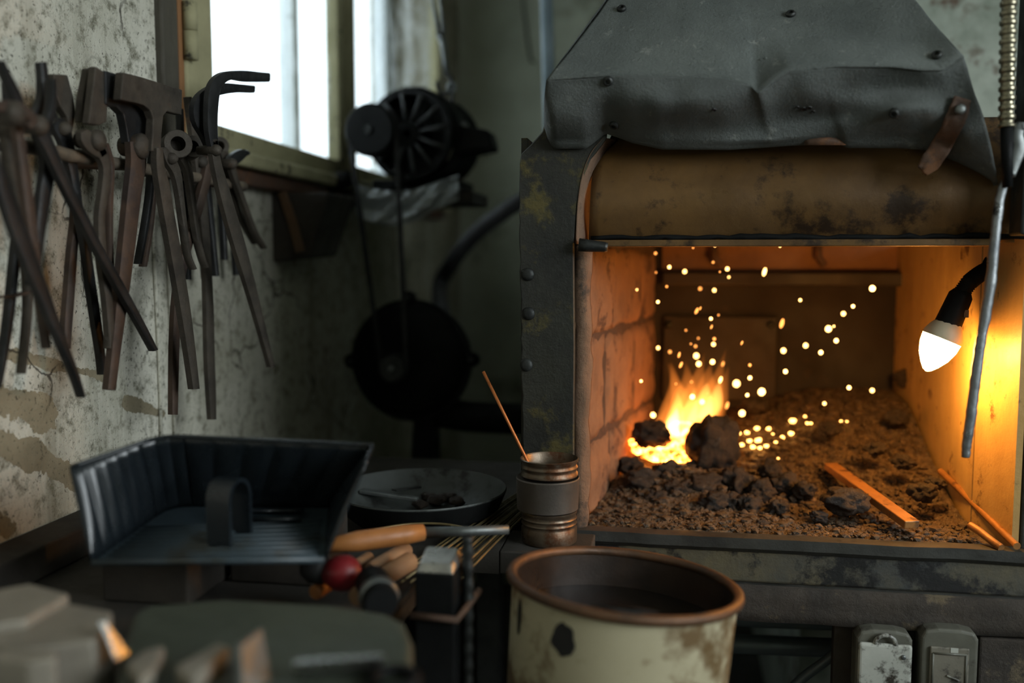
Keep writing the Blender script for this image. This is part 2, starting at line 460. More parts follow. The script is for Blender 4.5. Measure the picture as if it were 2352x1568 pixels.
# left wall with a window opening
wy0, wy1 = onX(421, 200, WX).y, onX(1000, 200, WX).y
wz0 = onX(500, 345, WX).z; wz1 = 2.35
TH = 0.22
wl = MB()
wl.box((WX - TH, RY0 - .2, 0), (WX, wy0, RZ)); wl.box((WX - TH, wy1, 0), (WX, RY1 + .2, RZ))
wl.box((WX - TH, wy0, 0), (WX, wy1, wz0)); wl.box((WX - TH, wy0, wz1), (WX, wy1, RZ))
wlo = wl.build('wall_left', 'plaster_left'); struct(wlo, 'flaking pale plaster wall with the tools and the window')
# keep the wall's object coordinates equal to world coordinates
off = Vector(wlo.location)
for v in wlo.data.vertices: v.co += off
wlo.location = (0, 0, 0)
struct(MB().box((WX, RY1, 0), (RX, RY1 + .2, RZ)).build('wall_back', 'plaster_back'))
struct(MB().box((0.28, 1.98, 0), (1.3, RY1, RZ)).build('wall_chimney', 'chimney_plaster'), 'blotchy pale plaster chimney breast behind the forge')
struct(MB().box((WX, RY0 - .2, 0), (RX, RY0, RZ)).build('wall_front', 'plaster_back'))
fy0, fy1, fz0, fz1 = -1.15, 0.65, 1.30, 2.60
fw = MB()
fw.box((RX, RY0, 0), (RX + .2, fy0, RZ)); fw.box((RX, fy1, 0), (RX + .2, RY1, RZ))
fw.box((RX, fy0, 0), (RX + .2, fy1, fz0)); fw.box((RX, fy0, fz1), (RX + .2, fy1, RZ))
struct(fw.build('wall_right', 'plaster_back'))
w2 = struct(thing('window_2', (RX + .1, (fy0 + fy1) / 2, fz0), None, None))
for a, b in (((fy0, fz0), (fy1, fz0 + .05)), ((fy0, fz1 - .05), (fy1, fz1)), ((fy0, fz0 + .05), (fy0 + .05, fz1 - .05)), ((fy1 - .05, fz0 + .05), (fy1, fz1 - .05)), ((-.27, fz0 + .05), (-.23, fz1 - .05))):
    MB().box((RX + .07, a[0], a[1]), (RX + .12, b[0], b[1])).build('frame_bar', 'window_paint', w2, bevel=.004)
for a, b in ((fy0 + .05, -.27), (-.23, fy1 - .05)):
    MB().box((RX + .096, a, fz0 + .05), (RX + .1, b, fz1 - .05)).build('pane', 'dirty_glass', w2)

# ------------------------------------------------------------------ window_1 (double window in the tool wall)
win = struct(thing('window_1', (WX, (wy0 + wy1) / 2, wz0), None, None), 'double window with olive painted frame above the tool rack')
F0, F1 = WX - .014, WX + .016
gz = onX(500, 292, WX).z                       # lower edge of the glass
y_l, y_m0, y_m1, y_r = onX(490, 150, F1).y, onX(748, 150, F0).y, onX(818, 150, F1).y, onX(986, 150, F0).y
ym = (y_m0 + y_m1) / 2
def bar(name, y0, y1, z0, z1, x0=F0, x1=F1, mat='window_paint', bev=.004, parent=win):
    return MB().box((x0, y0, z0), (x1, y1, z1)).build(name, mat, parent, bevel=bev)
j0_, j1_, j2_ = onX(374, 100, WX + .012).y, onX(411, 100, WX + .012).y, onX(419, 100, WX + .010).y
bar('jamb', j0_, j1_, wz0 - .06, wz1, WX - .004, WX + .012, 'jamb_wood')
bar('jamb_strip', j1_, j2_, wz0 - .06, wz1, WX - .004, WX + .012, 'raw_wood', .001)
bar('sash_stile', j2_ + .001, y_l, wz0, wz1)
bar('sash_stile', y_m0, ym - .012, gz - .0, wz1)
bar('mullion', ym - .012, ym + .012, wz0, wz1, F0, WX + .004, 'jamb_wood')
bar('sash_stile', ym + .012, y_m1, gz - .0, wz1)
bar('sash_stile', y_r, wy1, wz0, wz1)
bar('sash_rail', y_l, ym - .012, wz0, gz)
bar('sash_rail', ym + .012, y_r, wz0, gz)
bar('sash_rail', y_l, ym - .012, wz1 - .06, wz1); bar('sash_rail', ym + .012, y_r, wz1 - .06, wz1)
bar('ledge', wy0 - .02, wy1, wz0 - .028, wz0 - .002, WX - .03, WX + .05, 'window_paint', .006)
bar('ledge_bed', wy0 - .02, wy1, wz0 - .055, wz0 - .028, WX - .01, WX + .03, 'hood_rust', .005)
for a, b in ((y_l, y_m0), (y_m1, y_r)):
    bar('pane', a, b, gz, wz1 - .06, WX - .006, WX - .003, 'dirty_glass', 0)
# outer window, white paint with flecks
XO = WX - .165
o0, o1 = onX(640, 200, XO - .02).y, onX(690, 200, XO + .02).y
bar('outer_mullion', o0, o1, wz0, wz1, XO - .02, XO + .02, 'outer_paint')
bar('outer_stile', wy0, wy0 + .05, wz0, wz1, XO - .02, XO + .02, 'outer_paint')
orr = onX(872, 200, XO).y
bar('outer_stile', orr, wy1, wz0, wz1, XO - .02, XO + .02, 'outer_paint')
bar('outer_rail', wy0, wy1, wz0, wz0 + .035, XO - .02, XO + .02, 'outer_paint')
bar('outer_rail', wy0, wy1, wz1 - .05, wz1, XO - .02, XO + .02, 'outer_paint')
for a, b in ((wy0 + .05, o0), (o1, orr)):
    bar('outer_pane', a, b, wz0 + .035, wz1 - .05, XO - .002, XO + .001, 'dirty_glass', 0)
# hinge on the left stile
h0, h1 = onX(437, 140, F1).z, onX(437, 10, F1).z
hy = onX(437, 60, F1 + .006).y
hm = (h0 + h1) / 2
hg = MB().lathe((F1 + .006, hy, h0), (0, 0, 1), [(0, .011), (hm - h0 - .001, .011)], 12).build('hinge_knuckle', 'window_paint', win, True)
MB().lathe((F1 + .006, hy, hm), (0, 0, 1), [(.001, .011), (h1 - hm, .011)], 12).build('hinge_knuckle', 'window_paint', win, True)
# thin painted cables down the plaster
for k, (px, lab) in enumerate(((352, 'thin plaster coloured cable running down the wall'), (384, 'second thin painted cable nearer the window jamb'))):
    zt, zb = onX(px, 250, WX).z, onX(px, 1010, WX).z
    y = onX(px, 600, WX).y
    tag(MB().tube([(WX + .003, y + .002 * math.sin(i), zb + (zt - zb) * i / 8) for i in range(9)], .003, 8).build('wall_cable', 'plaster_left', None, True), lab, 'cable')

# ================================================================== FORGE
FY = 1.25
BY = 1.86
zb = 0.83                                       # level of the hearth
forge = thing('forge', (0.13, 1.5, 0), 'large steel and brick blacksmith forge with a dented grey hood', 'forge')
def wob(a): return a * (random.random() - .5) * 2
# left post plate with torch cut edge
edge = []
lp = [(1246, 302), (1222, 330), (1197, 352), (1193, 400), (1194, 600), (1197, 800), (1201, 1045), (1203, 1228)]
for i in range(len(lp) - 1):
    n = max(1, int(abs(lp[i + 1][1] - lp[i][1]) / 22))
    for k in range(n):
        f = k / n
        edge.append((lp[i][0] + (lp[i + 1][0] - lp[i][0]) * f + wob(2), lp[i][1] + (lp[i + 1][1] - lp[i][1]) * f))
edge.append(lp[-1])
right = [(1320, 1228), (1318, 1000), (1320, 800), (1318, 560), (1326, 470), (1338, 410), (1356, 365), (1392, 318), (1400, 250), (1260, 250)]
post = MB().prism([onY(x, y, FY - .012) for x, y in edge + right], (0, .012, 0)).build('post_plate', 'post_plate', forge, bevel=.0015, seg=1)
for px, py in ((1212, 630), (1214, 720), (1209, 838)):
    c = onY(px, py, FY - .012)
    MB().lathe(c, (0, -1, 0), [(0, .009), (.002, .0085), (.0035, .004)], 12).build('weld_spot', 'steel_dark', post, True)
# left outer side
xl = onY(1197, 700, FY).x
MB().box((xl, FY, .84), (xl + .008, BY, 1.36)).build('side_plate', 'post_plate', forge)
# curved flange strip beside the lintel panel
fl = [(1391, 316), (1362, 352), (1342, 405), (1332, 470), (1328, 560)]
g = []
for (x, y) in smooth_path(fl, 4):
    a = onY(x - 6, y, FY - .013); b = onY(x + 30 - 20 * abs(y - 400) / 400, y + 4, FY + .03)
    g.append([a, b])
MB().sheet(g, (.002, .002, 0)).build('arch_flange', 'cement', forge, True)
# brick lining of the left cheek, splayed
A, D = Vector((onY(1322, 900, FY).x, FY + .005, 0)), Vector((onY(1506, 900, 1.80).x, 1.80, 0))
dirA = (D - A).normalized(); nin = Vector((dirA.y, -dirA.x, 0))
lining = MB().hexa([A - nin * .006 + Vector((0, 0, zb - .03)), D - nin * .006 + Vector((0, 0, zb - .03)), D - nin * .06 + Vector((0, 0, zb - .03)), A - nin * .06 + Vector((0, 0, zb - .03))],
                   [A - nin * .006 + Vector((0, 0, 1.225)), D - nin * .006 + Vector((0, 0, 1.225)), D - nin * .06 + Vector((0, 0, 1.225)), A - nin * .06 + Vector((0, 0, 1.225))]).build('brick_lining', 'mortar', forge)
L = (D - A).length
cols = [(.0, .205), (.211, .40), (.406, L)]
rows = [(zb - .02, .930), (.936, 1.086), (1.092, 1.216)]
for ri, (z0, z1) in enumerate(rows):
    sh = (.0, -.03, .012)[ri]
    cc = [(0, .205 + sh), (.211 + sh, .41 + sh), (.416 + sh, L)]
    for (s0, s1) in cc:
        n_s, n_z = 14, 12
        pts = []
        dp = random.uniform(-.002, .004)
        for i in range(n_z + 1):
            row = []
            for j in range(n_s + 1):
                s = s0 + (s1 - s0) * j / n_s; z = z0 + (z1 - z0) * i / n_z
                e = min(i, n_z - i, j, n_s - j)
                d = dp + .005 * fbm((s * 22, z * 22, ri * 3.1)) - (.006 if e == 0 else (.001 if e == 1 else 0))
                q = A + dirA * s + nin * d; q.z = z + (wob(.0015) if e == 0 else 0)
                row.append(q)
            pts.append(row)
        MB().sheet(pts, -nin * .02).build('brick', 'brick', lining, True)
# rough cement nose in front of the bricks
cn = []
for i in range(40):
    z = zb - .02 + (1.222 - zb + .02) * i / 39
    r = []
    for j in range(7):
        a = math.pi * (0.02 + .96 * j / 6)
        rad = .011 + .004 * fbm((z * 25, j * .5, 2.2))
        r.append(Vector((A.x + .006 - math.cos(a) * rad * 1.15, FY + .012 - math.sin(a) * rad, z)))
    cn.append(r)
MB().sheet(cn, (0, .012, 0)).build('cement_nose', 'cement', forge, True)
# back wall, rail, patch plate
MB().box((xl + .01, BY - .012, zb - .03), (.44, BY, 1.30)).build('back_wall', 'forge_back', forge)
p0, p1 = onY(1520, 655, BY - .04), onY(2075, 625, BY - .04)
MB().box((p0.x, BY - .018, p1.z + .001), (.416, BY - .0125, 1.234)).build('throat_sheet', 'throat_rust_lit', forge)  # carries the painted lamp-lit tone above the rail
MB().box((p0.x, BY - .05, p0.z), (p1.x, BY - .012, p1.z)).build('back_rail', 'plate_back', forge, bevel=.004)
p0, p1 = onY(1522, 915, BY - .02), onY(1785, 728, BY - .02)
bp = MB().box((p0.x, BY - .024, p0.z), (p1.x, BY - .012, p1.z)).build('back_plate', 'plate_back', forge, bevel=.002)
for px, py in ((1536, 745), (1770, 745)):
    MB().lathe(onY(px, py, BY - .024), (0, -1, 0), [(0, .008), (.004, .007), (.006, .003)], 10).build('rivet', 'steel_dark', bp, True)
for px in (1640, 1880):                         # strap hooks below the hood throat
    a = onY(px, 560, BY - .03)
    MB().tube([a + Vector((0, .018, .03)), a + Vector((0, 0, 0)), a + Vector((0, -.004, -.025)), a + Vector((.012, -.004, -.04))], .007, 8).build('throat_hook', 'hood_rust', forge, True)
# inner roof above the hearth
MB().box((xl + .01, FY + .05, 1.235), (.44, BY, 1.245)).build('throat_plate', 'forge_back', forge)
# right cheek: two sheets with a seam
MB().hexa([(.436, FY + .013, zb - .025), (.418, 1.365, zb - .025), (.426, 1.365, zb - .025), (.444, FY + .013, zb - .025)],
          [(.436, FY + .013, 1.225), (.418, 1.365, 1.225), (.426, 1.365, 1.225), (.444, FY + .013, 1.225)]).build('cheek_sheet', 'side_sheet', forge)
MB().box((.417, 1.368, zb - .05), (.425, BY, 1.225)).build('cheek_sheet', 'side_sheet', forge)
# curved lintel panel above the mouth
pts = []
TOPP = [(1352, 558, .018), (1354, 500, .004), (1356, 450, .0), (1360, 400, .008), (1372, 350, .022), (1400, 312, .036), (1410, 280, .05)]
for (x, y, d) in smooth_path(TOPP, 4):
    row = []
    for j in range(41):
        f = j / 40
        q = onY(x + (2330 - x) * f, y, FY + d)
        z = onY(1800, y, FY + d).z
        q.z = z
        q.y += .003 * fbm((q.x * 6, q.z * 6, 3))
        row.append(q)
    pts.append(row)
MB().sheet(pts, (0, .004, 0)).build('lintel_panel', 'panel_brown', forge, True)
zt = onY(1800, 566, FY + .004).z
MB().box((onY(1352, 560, FY).x, FY - .004, zt), (onY(2290, 560, FY).x, FY + .026, zt + .009)).build('lintel_bar', 'panel_brown', forge, bevel=.0015)
zt2 = zt + .009
MB().tube([(onY(1356, 550, FY).x + .555 * i / 40, FY + .008, zt2 + .003 + wob(.0012)) for i in range(41)], [.0035 + wob(.0012) for i in range(41)], 8).build('weld_bead', 'cast_black', forge, True)
# clamp knob at the left end of the bar
c0, c1 = onY(1330, 562, FY - .02), onY(1396, 568, FY - .02)
MB().tube([c0, c0 + (c1 - c0) * .3, c0 + (c1 - c0) * .9, c1], [.009, .0085, .007, .006], 10).build('clamp_knob', 'steel_dark', forge, True)
# hearth table: lip, two apron courses, deck
xr = 1.0
zl = zb + .004
xa = onY(1322, 1220, FY).x
MB().box((xl, FY, zb - .10), (xr, BY + .04, zb - .03)).build('hearth_deck', 'lip_steel', forge)
g = []
for i in range(49):
    x = xa - .02 + (xr - xa + .02) * i / 48
    zz = zl - .0015 * i / 48 + .0018 * fbm((x * 9, 1, 1))
    g.append([Vector((x, FY - .012, zz - .014)), Vector((x, FY - .012, zz)), Vector((x, FY + .012, zz))])
MB().sheet(g, (0, .006, -.006)).build('hearth_lip', 'lip_steel', forge)
MB().box((xa - .06, FY - .004, zb - .058), (xr, FY + .03, zb - .012)).build('apron_channel', 'apron_paint', forge, bevel=.003)
gx = []
for i in range(50):
    x = xa - .06 + (xr - xa + .06) * i / 49
    gx.append([Vector((x, FY - .008 + .003 * fbm((x * 14, z * 20, 5)), z)) for z in (zb - .109 + .002 * fbm((x * 12, 0, 0)), zb - .095, zb - .08, zb - .062)])
MB().sheet(gx, (0, .05, 0)).build('apron_stone', 'apron_stone', forge, True)
for x in (xa - .03, .62):
    MB().box((x, FY + .06, 0), (x + .05, FY + .11, zb - .10)).build('leg', 'steel_dark', forge, bevel=.003)
    MB().box((x, BY - .06, 0), (x + .05, BY - .01, zb - .10)).build('leg', 'steel_dark', forge, bevel=.003)
# ---- hood
HC, HB = 1.165, 1.232
def polyl(pl, x):
    for (a, b), (c, d) in zip(pl, pl[1:]):
        if x <= c: return b + (d - b) * max(0, (x - a)) / (c - a)
    return pl[-1][1]
crease = [(1255, 183), (1396, 173), (1560, 176), (1660, 182), (1723, 196), (1742, 214), (1770, 190), (1813, 163), (1924, 152), (2049, 152), (2120, 160), (2165, 160), (2213, 128)]
bott = [(1250, 292), (1262, 330), (1275, 342), (1346, 342), (1366, 327), (1391, 306), (1420, 316), (1451, 328), (1522, 343), (1672, 344), (1818, 334), (1930, 330), (1945, 340), (2060, 340), (2130, 345), (2200, 372), (2250, 396), (2294, 424)]
N, NS, NSL = 130, 26, 30
def cre(f):
    x = 1255 + (2213 - 1255) * f
    return onY(x, polyl(crease, x), HC)
def bot(f):
    x = 1250 + (2294 - 1250) * f
    return onY(x, polyl(bott, x), HB)
def dent(p):
    d = .015 * fbm((p.x * 7, p.z * 9, 1.7), 3)
    v = onY(1745, 250, 1.2)
    r = math.hypot((p.x - v.x) / .035, (p.z - v.z) / .05)
    d += .016 * math.exp(-r * r)
    for bx, bz, rx, rz, h in ((1830, 215, .06, .025, -.010), (2060, 205, .07, .018, .011), (1560, 250, .09, .03, -.008), (2050, 270, .05, .018, -.008), (1640, 300, .10, .016, .010), (2180, 240, .03, .03, .008), (1890, 265, .05, .012, .010)):
        q = onY(bx, bz, 1.2)
        d += 1.5 * h * math.exp(-((p.x - q.x) / rx) ** 2 - ((p.z - q.z) / rz) ** 2)
    return d
sk = []
for i in range(NS + 1):
    t = i / NS; row = []
    for j in range(N + 1):
        f = j / N
        a, b = cre(f), bot(f)
        p = a.lerp(b, t)
        k = math.sin(math.pi * min(1, t * 1.1 + .03)) ** .7 if t < .9 else .3
        p.y += dent(p) * (k if k.real else 0) - .012 * math.sin(math.pi * t)
        row.append(p)
    sk.append(row)
hs = MB().sheet(sk, (0, .0022, 0)).build('hood_skirt', 'hood_metal', forge, True)
TH_ = math.radians(48)
cm = cre(.5)
pn = Vector((0, -math.sin(TH_), math.cos(TH_)))
def onslope(px, py):
    d = ray(px, py); t = pn.dot(Vector((0, HC, onY(1700, 172, HC).z)) - CAM) / pn.dot(d)
    return CAM + d * t
sl = []
for i in range(NSL + 1):
    t = i / NSL; row = []
    for j in range(N + 1):
        f = j / N
        a = cre(f)
        x0, x1 = 1255 + .784 * 420, 2213 - .84 * 420
        b = onslope(x0 + (x1 - x0) * f, 160 - 420)
        st0 = cre(0).lerp(cre(1), f); st0.z = cre(.25).z + (cre(.75).z - cre(.25).z) * (f - .25) / .5
        p = st0.lerp(b, t) + (a - st0) * math.exp(-(t / .16) ** 2)
        dd = .006 * fbm((p.x * 6, p.z * 6, 9.1), 4) + .0035 * math.sin((f * 3.2 + t * 1.5) * 3) + .012 * math.exp(-((f - .51) / .07) ** 2) * math.exp(-((t) / .13) ** 2)
        p -= pn * dd * min(1, t * 8)
        row.append(p)
    sl.append(row)
hsl = MB().sheet(sl, -pn * .0022).build('hood_slope', 'hood_dust_lit', forge, True)
# hood sides and flue
tl, tr = sl[-1][0], sl[-1][-1]
cl, cr = sl[0][0], sl[0][-1]
bl, br = sk[-1][0], sk[-1][-1]
for a, b, c in ((cl, tl, bl), (cr, tr, br)):
    back = 1.82
    MB().add([a, b, Vector((b.x, back, b.z)), Vector((a.x, back, a.z)), c, Vector((c.x, back, c.z))], [(0, 1, 2, 3), (4, 0, 3, 5)]).build('hood_side', 'hood_metal', forge, fix=False)
MB().hexa([(tl.x, tl.y, tl.z), (tr.x, tr.y, tr.z), (tr.x, 1.82, tr.z), (tl.x, 1.82, tl.z)], [(tl.x + .05, tl.y + .1, RZ), (tr.x - .05, tr.y + .1, RZ), (tr.x - .05, 1.8, RZ), (tl.x + .05, 1.8, RZ)]).build('flue', 'hood_metal', forge)
def bvh_of(o):
    bm = bmesh.new(); bm.from_mesh(o.data); bm.transform(Matrix.Translation(root_loc(o))); t = BVHTree.FromBMesh(bm); bm.free(); return t
def hit(t, px, py):
    r = t.ray_cast(CAM, ray(px, py).normalized())
    return r[0], r[1]
tsk, tsl = bvh_of(hs), bvh_of(hsl)
for tree, owner, px, py in ((tsl, hsl, 1428, 22), (tsk, hs, 1397, 186), (tsk, hs, 1411, 286), (tsk, hs, 2054, 259), (tsl, hsl, 2152, 128), (tsk, hs, 2203, 236), (tsl, hsl, 1816, 34)):
    p, n = hit(tree, px, py)
    if p is None: continue
    if n.dot(ray(px, py)) > 0: n = -n
    MB().lathe(p - n * .001, n, [(0, .0062), (.004, .006), (.0055, .0045), (.0055, .0028), (.003, .0024)], 14).build('screw', 'steel_dark', owner, 'auto')
for px, py, r in ((1640, 252, .005), (1846, 250, .007), (1858, 247, .006), (1832, 246, .004), (1868, 256, .004)):   # burnt-through holes: dark rims
    p, n = hit(tsk, px, py)
    if p is None: continue
    if n.dot(ray(px, py)) > 0: n = -n
    MB().lathe(p - n * .001, n, [(0, r * .7), (.0022, r * .5), (.0014, r * .3)], 9).build('burn_hole', 'tar_spot', hs)
# weld lumps and grit on the slope
gm = MB()
for k in range(70):
    px, py = random.uniform(1450, 2080), random.uniform(5, 165)
    p, n = hit(tsl, px, py)
    if p is None: continue
    if n.dot(ray(px, py)) > 0: n = -n
    r = random.uniform(.0008, .0022)
    a = Vector((1, 0, 0)); b = n.cross(a).normalized(); an = random.uniform(-.4, .5)
    u = (a * math.cos(an) + b * math.sin(an)); v_ = n.cross(u)
    el = random.uniform(1.5, 4)
    gm.add([p + u * r * el, p + v_ * r, p - u * r * el, p - v_ * r, p + n * r * .9], [(0, 1, 4), (1, 2, 4), (2, 3, 4), (3, 0, 4)])
g_ = gm.build('hood_grit', 'hood_dust_lit', forge, True); g_['kind'] = 'stuff'
# crumpled strap patch at the right end of the skirt
pp = smooth_path([(2212, 225, 20), (2200, 262, 23), (2182, 300, 22), (2160, 340, 23), (2135, 375, 22), (2118, 392, 14)], 4)
rows_ = []
for k, p in enumerate(pp):
    a = pp[max(k - 1, 0)]; b = pp[min(k + 1, len(pp) - 1)]
    d = Vector((b[0] - a[0], b[1] - a[1])).normalized(); nn = Vector((-d.y, d.x))
    rr = []
    for j in range(7):
        s = (j / 6 - .5) * 2
        qx, qy = p[0] + nn.x * p[2] * s + wob(1.2), p[1] + nn.y * p[2] * s
        hh = hit(tsk, qx, qy)[0]
        q = onY(qx, qy, min(hh.y if hh else 1.215, 1.215) - .006 - .003 * fbm((k * .35, j * .5, 4)))
        rr.append(q)
    rows_.append(rr)
sp = MB().sheet(rows_, (0, .003, 0)).build('patch_strap', 'hood_rust', forge, True)
c = rows_[3][3].copy()
MB().lathe(c, (0, -1, 0), [(-.004, .006), (.005, .006), (.006, .003)], 12).build('strap_bolt', 'steel_grey', sp, True)
# torn brown scraps under the skirt
MB().sheet([[onY(x, y, 1.226 + .003 * math.sin(x)) for x in range(1848, 1946, 12)] for y in (312, 322, 333)], (0, .002, 0)).build('torn_scrap', 'hood_rust', forge, True)
# right frame post above the cheek
MB().box((.407, 1.198, zt + .012), (.456, 1.24, RZ - .001)).build('frame_post', 'steel_dark', forge, bevel=.003)
MB().box((.446, FY + .014, zb - .025), (.50, FY + .05, zt)).build('frame_post', 'post_plate', forge, bevel=.003)
# ---- socket board and sockets under the apron
bd0, bd1 = onY(1912, 1600, FY - .0), onY(2246, 1418, FY - .0)
MB().box((bd0.x, FY + .004, bd0.z - .1), (bd1.x, FY + .022, zb - .112)).build('socket_board', 'wood_dark', forge, bevel=.002)
MB().box((bd1.x + .002, FY - .005, .3), (xr, FY + .04, zb - .113)).build('apron_leg_plate', 'apron_stone', forge, bevel=.003)

# ================================================================== COAL BED
def sstep(a, b, x):
    t = min(1, max(0, (x - a) / (b - a))); return t * t * (3 - 2 * t)
def bed_z(x, y):
    z = zb + .002
    r = sstep(1.36, 1.80, y)
    z += r * (.045 + .075 * sstep(-.02, .30, x))
    z += .035 * math.exp(-((x - .03) / .10) ** 2 - ((y - 1.46) / .06) ** 2)          # rim of lumps before the fire
    z -= .020 * math.exp(-((x - .01) / .07) ** 2 - ((y - 1.60) / .06) ** 2)          # fire pit
    return z
def wallx(y):
    return A.x + (D.x - A.x) * (y - A.y) / (D.y - A.y)
NXB, NYB = 300, 300
bm_v, bm_f = [], []
for j in range(NYB + 1):
    y = FY + .004 + (BY - .014 - FY - .004) * j / NYB
    x0, x1 = wallx(y) + .001, (.434 - .018 * min(1, (y - FY) / .115)) - .002
    for i in range(NXB + 1):
        x = x0 + (x1 - x0) * i / NXB
        edge_f = sstep(FY, FY + .06, y)
        n1 = noise.noise(Vector((x * 45, y * 45, .3))); n2 = noise.noise(Vector((x * 130, y * 130, 4.))); n3 = noise.noise(Vector((x * 300, y * 300, 8.)))
        rough_ = .35 + .65 * edge_f
        z = bed_z(x, y) + rough_ * (.006 * abs(n1) + .0045 * abs(n2) + .0022 * n3) - .002
        if y - FY < .02: z -= .004
        bm_v.append(Vector((x, y, z)))
for j in range(NYB):
    for i in range(NXB):
        a = j * (NXB + 1) + i
        bm_f.append((a, a + 1, a + NXB + 2, a + NXB + 1))
mb = MB(); mb.v = bm_v; mb.f = bm_f
bed = mb.build('coal_bed', 'coal', None, False, fix=False)
tag(bed, 'bed of black crushed coal and cinders filling the hearth', 'coal', None, 'stuff')
def lump_mesh(r, sub, amp, sq=(1, 1, 1), seed=0.0, freq=1.6):
    bm = bmesh.new(); bmesh.ops.create_icosphere(bm, subdivisions=sub, radius=1)
    for v in bm.verts:
        d = v.co.normalized()
        f = 1 + amp * noise.fractal(d * freq + Vector((seed, seed * 1.7, 0)), .8, 2.0, 4) + amp * .5 * noise.cell(d * 2.2 + Vector((seed, 0, 3)))
        v.co = Vector((d.x * sq[0], d.y * sq[1], d.z * sq[2])) * r * f
    vs = [v.co.copy() for v in bm.verts]; fs = [tuple(v.index for v in f.verts) for f in bm.faces]
    bm.free(); return vs, fs
# crushed coal scatter, one stuff object
var = [lump_mesh(1, 1, .35, (1, random.uniform(.7, 1.1), random.uniform(.5, .8)), s * 3.3) for s in range(8)]
sc = MB(); SV = []; SF = []
for k in range(4200):
    y = FY + .02 + (BY - .05 - FY) * random.random() ** 1.2
    x = random.uniform(wallx(y) + .012, .402)
    if math.hypot((x - .005) / .05, (y - 1.60) / .05) < 1: continue
    big = random.random()
    r = .0018 + .0075 * big ** 5 + (.001 if y > 1.4 else 0)
    if y < FY + .06: r *= .75
    z = bed_z(x, y) + r * .2 + .001
    vs, fs = random.choice(var)
    an = random.uniform(0, 6.28); ca, sa = math.cos(an) * r, math.sin(an) * r
    o = len(SV)
    SV += [Vector((x + v.x * ca - v.y * sa, y + v.x * sa + v.y * ca, z + v.z * r)) for v in vs]
    SF += [(a + o, b + o, c + o) for a, b, c in fs]
sc.v = SV; sc.f = SF
tag(sc.build('coal_gravel', 'coal', None, False, fix=False), 'loose crushed coal grains lying over the hearth bed', 'coal', None, 'stuff')
# countable lumps
def lump(px, py, y, rpx, sq, label, group, mat='coal_lump', name='coal_lump', amp=.32, seed=None):
    r = rpx / FPX * y
    c = onY(px, py, y)
    vs, fs = lump_mesh(r, 4, amp, sq, seed if seed is not None else random.uniform(0, 50))
    m = MB().add([v + c for v in vs], fs)
    o = m.build(name, mat, None, True, fix=False)
    return tag(o, label, 'coal' if mat == 'coal_lump' else 'ember', group)
lump(1640, 1026, 1.50, 62, (.92, .8, 1.12), 'largest block of coal, standing right before the flames', None, seed=3.3, amp=.22)
lump(1497, 998, 1.545, 40, (1.05, .8, .72), 'dark coal lump in the fire beside the brick cheek', None, seed=8.1)
lump(1945, 1152, 1.345, 42, (1.2, .9, .7), 'broad coal lump leaning against the flat iron bar', None, seed=12.4, amp=.25)
LP = [(1475, 1105, 1.44, 52), (1530, 1090, 1.46, 40), (1560, 1130, 1.42, 46), (1620, 1120, 1.43, 48), (1690, 1105, 1.44, 50), (1750, 1130, 1.42, 40), (1510, 1150, 1.40, 34), (1640, 1155, 1.38, 34), (1720, 1160, 1.38, 38), (1800, 1110, 1.44, 36), (1850, 1125, 1.42, 30), (1590, 1075, 1.48, 28), (1770, 1080, 1.48, 32), (1450, 1070, 1.50, 36), (1680, 1150, 1.385, 30), (1790, 1165, 1.37, 26)]
for q in LP:
    lump(q[0], q[1], q[2], q[3] * .78, (random.uniform(.9, 1.2), .8, random.uniform(.75, 1.0)), 'coal lump in the ridge between the fire and the hearth lip', 'coal lumps in front of the fire')
for q in ((2120, 1130, 1.38, 26), (2075, 1060, 1.47, 22), (1905, 985, 1.58, 22), (2085, 870, 1.76, 26), (1735, 930, 1.72, 26), (2010, 1030, 1.50, 20), (1880, 1185, 1.33, 18), (2030, 1215, 1.305, 14), (1750, 1205, 1.315, 15), (2150, 1110, 1.40, 18), (2060, 960, 1.62, 24)):
    lump(q[0], q[1], q[2], q[3], (1.1, .8, .75), 'stray coal lump lying on the crushed coal slope', 'stray coal lumps on the hearth')
# embers
def ember(px, py, r, y, mat='ember_glow', sq=(1, 1, .7)):
    c = onY(px, py, y); rr = r / FPX * y
    vs, fs = lump_mesh(rr, 2, .25, sq, random.uniform(0, 50))
    o = MB().add([v + c for v in vs], fs).build('ember', mat, None, True, fix=False)
    return o
for cx, cy, r in ((865, 948, 16), (905, 943, 17), (956, 922, 18), (1014, 924, 17), (1035, 950, 10), (1134, 884, 22), (1126, 948, 19), (1083, 967, 16), (1050, 991, 13), (1062, 1072, 9), (1196, 862, 12), (1207, 897, 14), (1225, 897, 13), (1277, 937, 10), (1345, 893, 9), (1376, 886, 12), (1405, 888, 7), (880, 1005, 18), (918, 985, 18), (962, 982, 22), (935, 1015, 18), (970, 1020, 16), (1002, 1010, 17)):
    px, py = 1300 + cx / 2.178, 560 + cy / 2.178
    # depth where the pixel ray meets the coal surface
    y = 1.5
    for k in range(60):
        p = onY(px, py, y)
        if p.z <= bed_z(p.x, y) + .008: break
        y += .005
    tag(ember(px, py, max(2.5, r / 2.178 - 2.5), y), 'glowing yellow ember scattered on the coal right of the fire', 'ember', 'embers scattered on the coal slope')
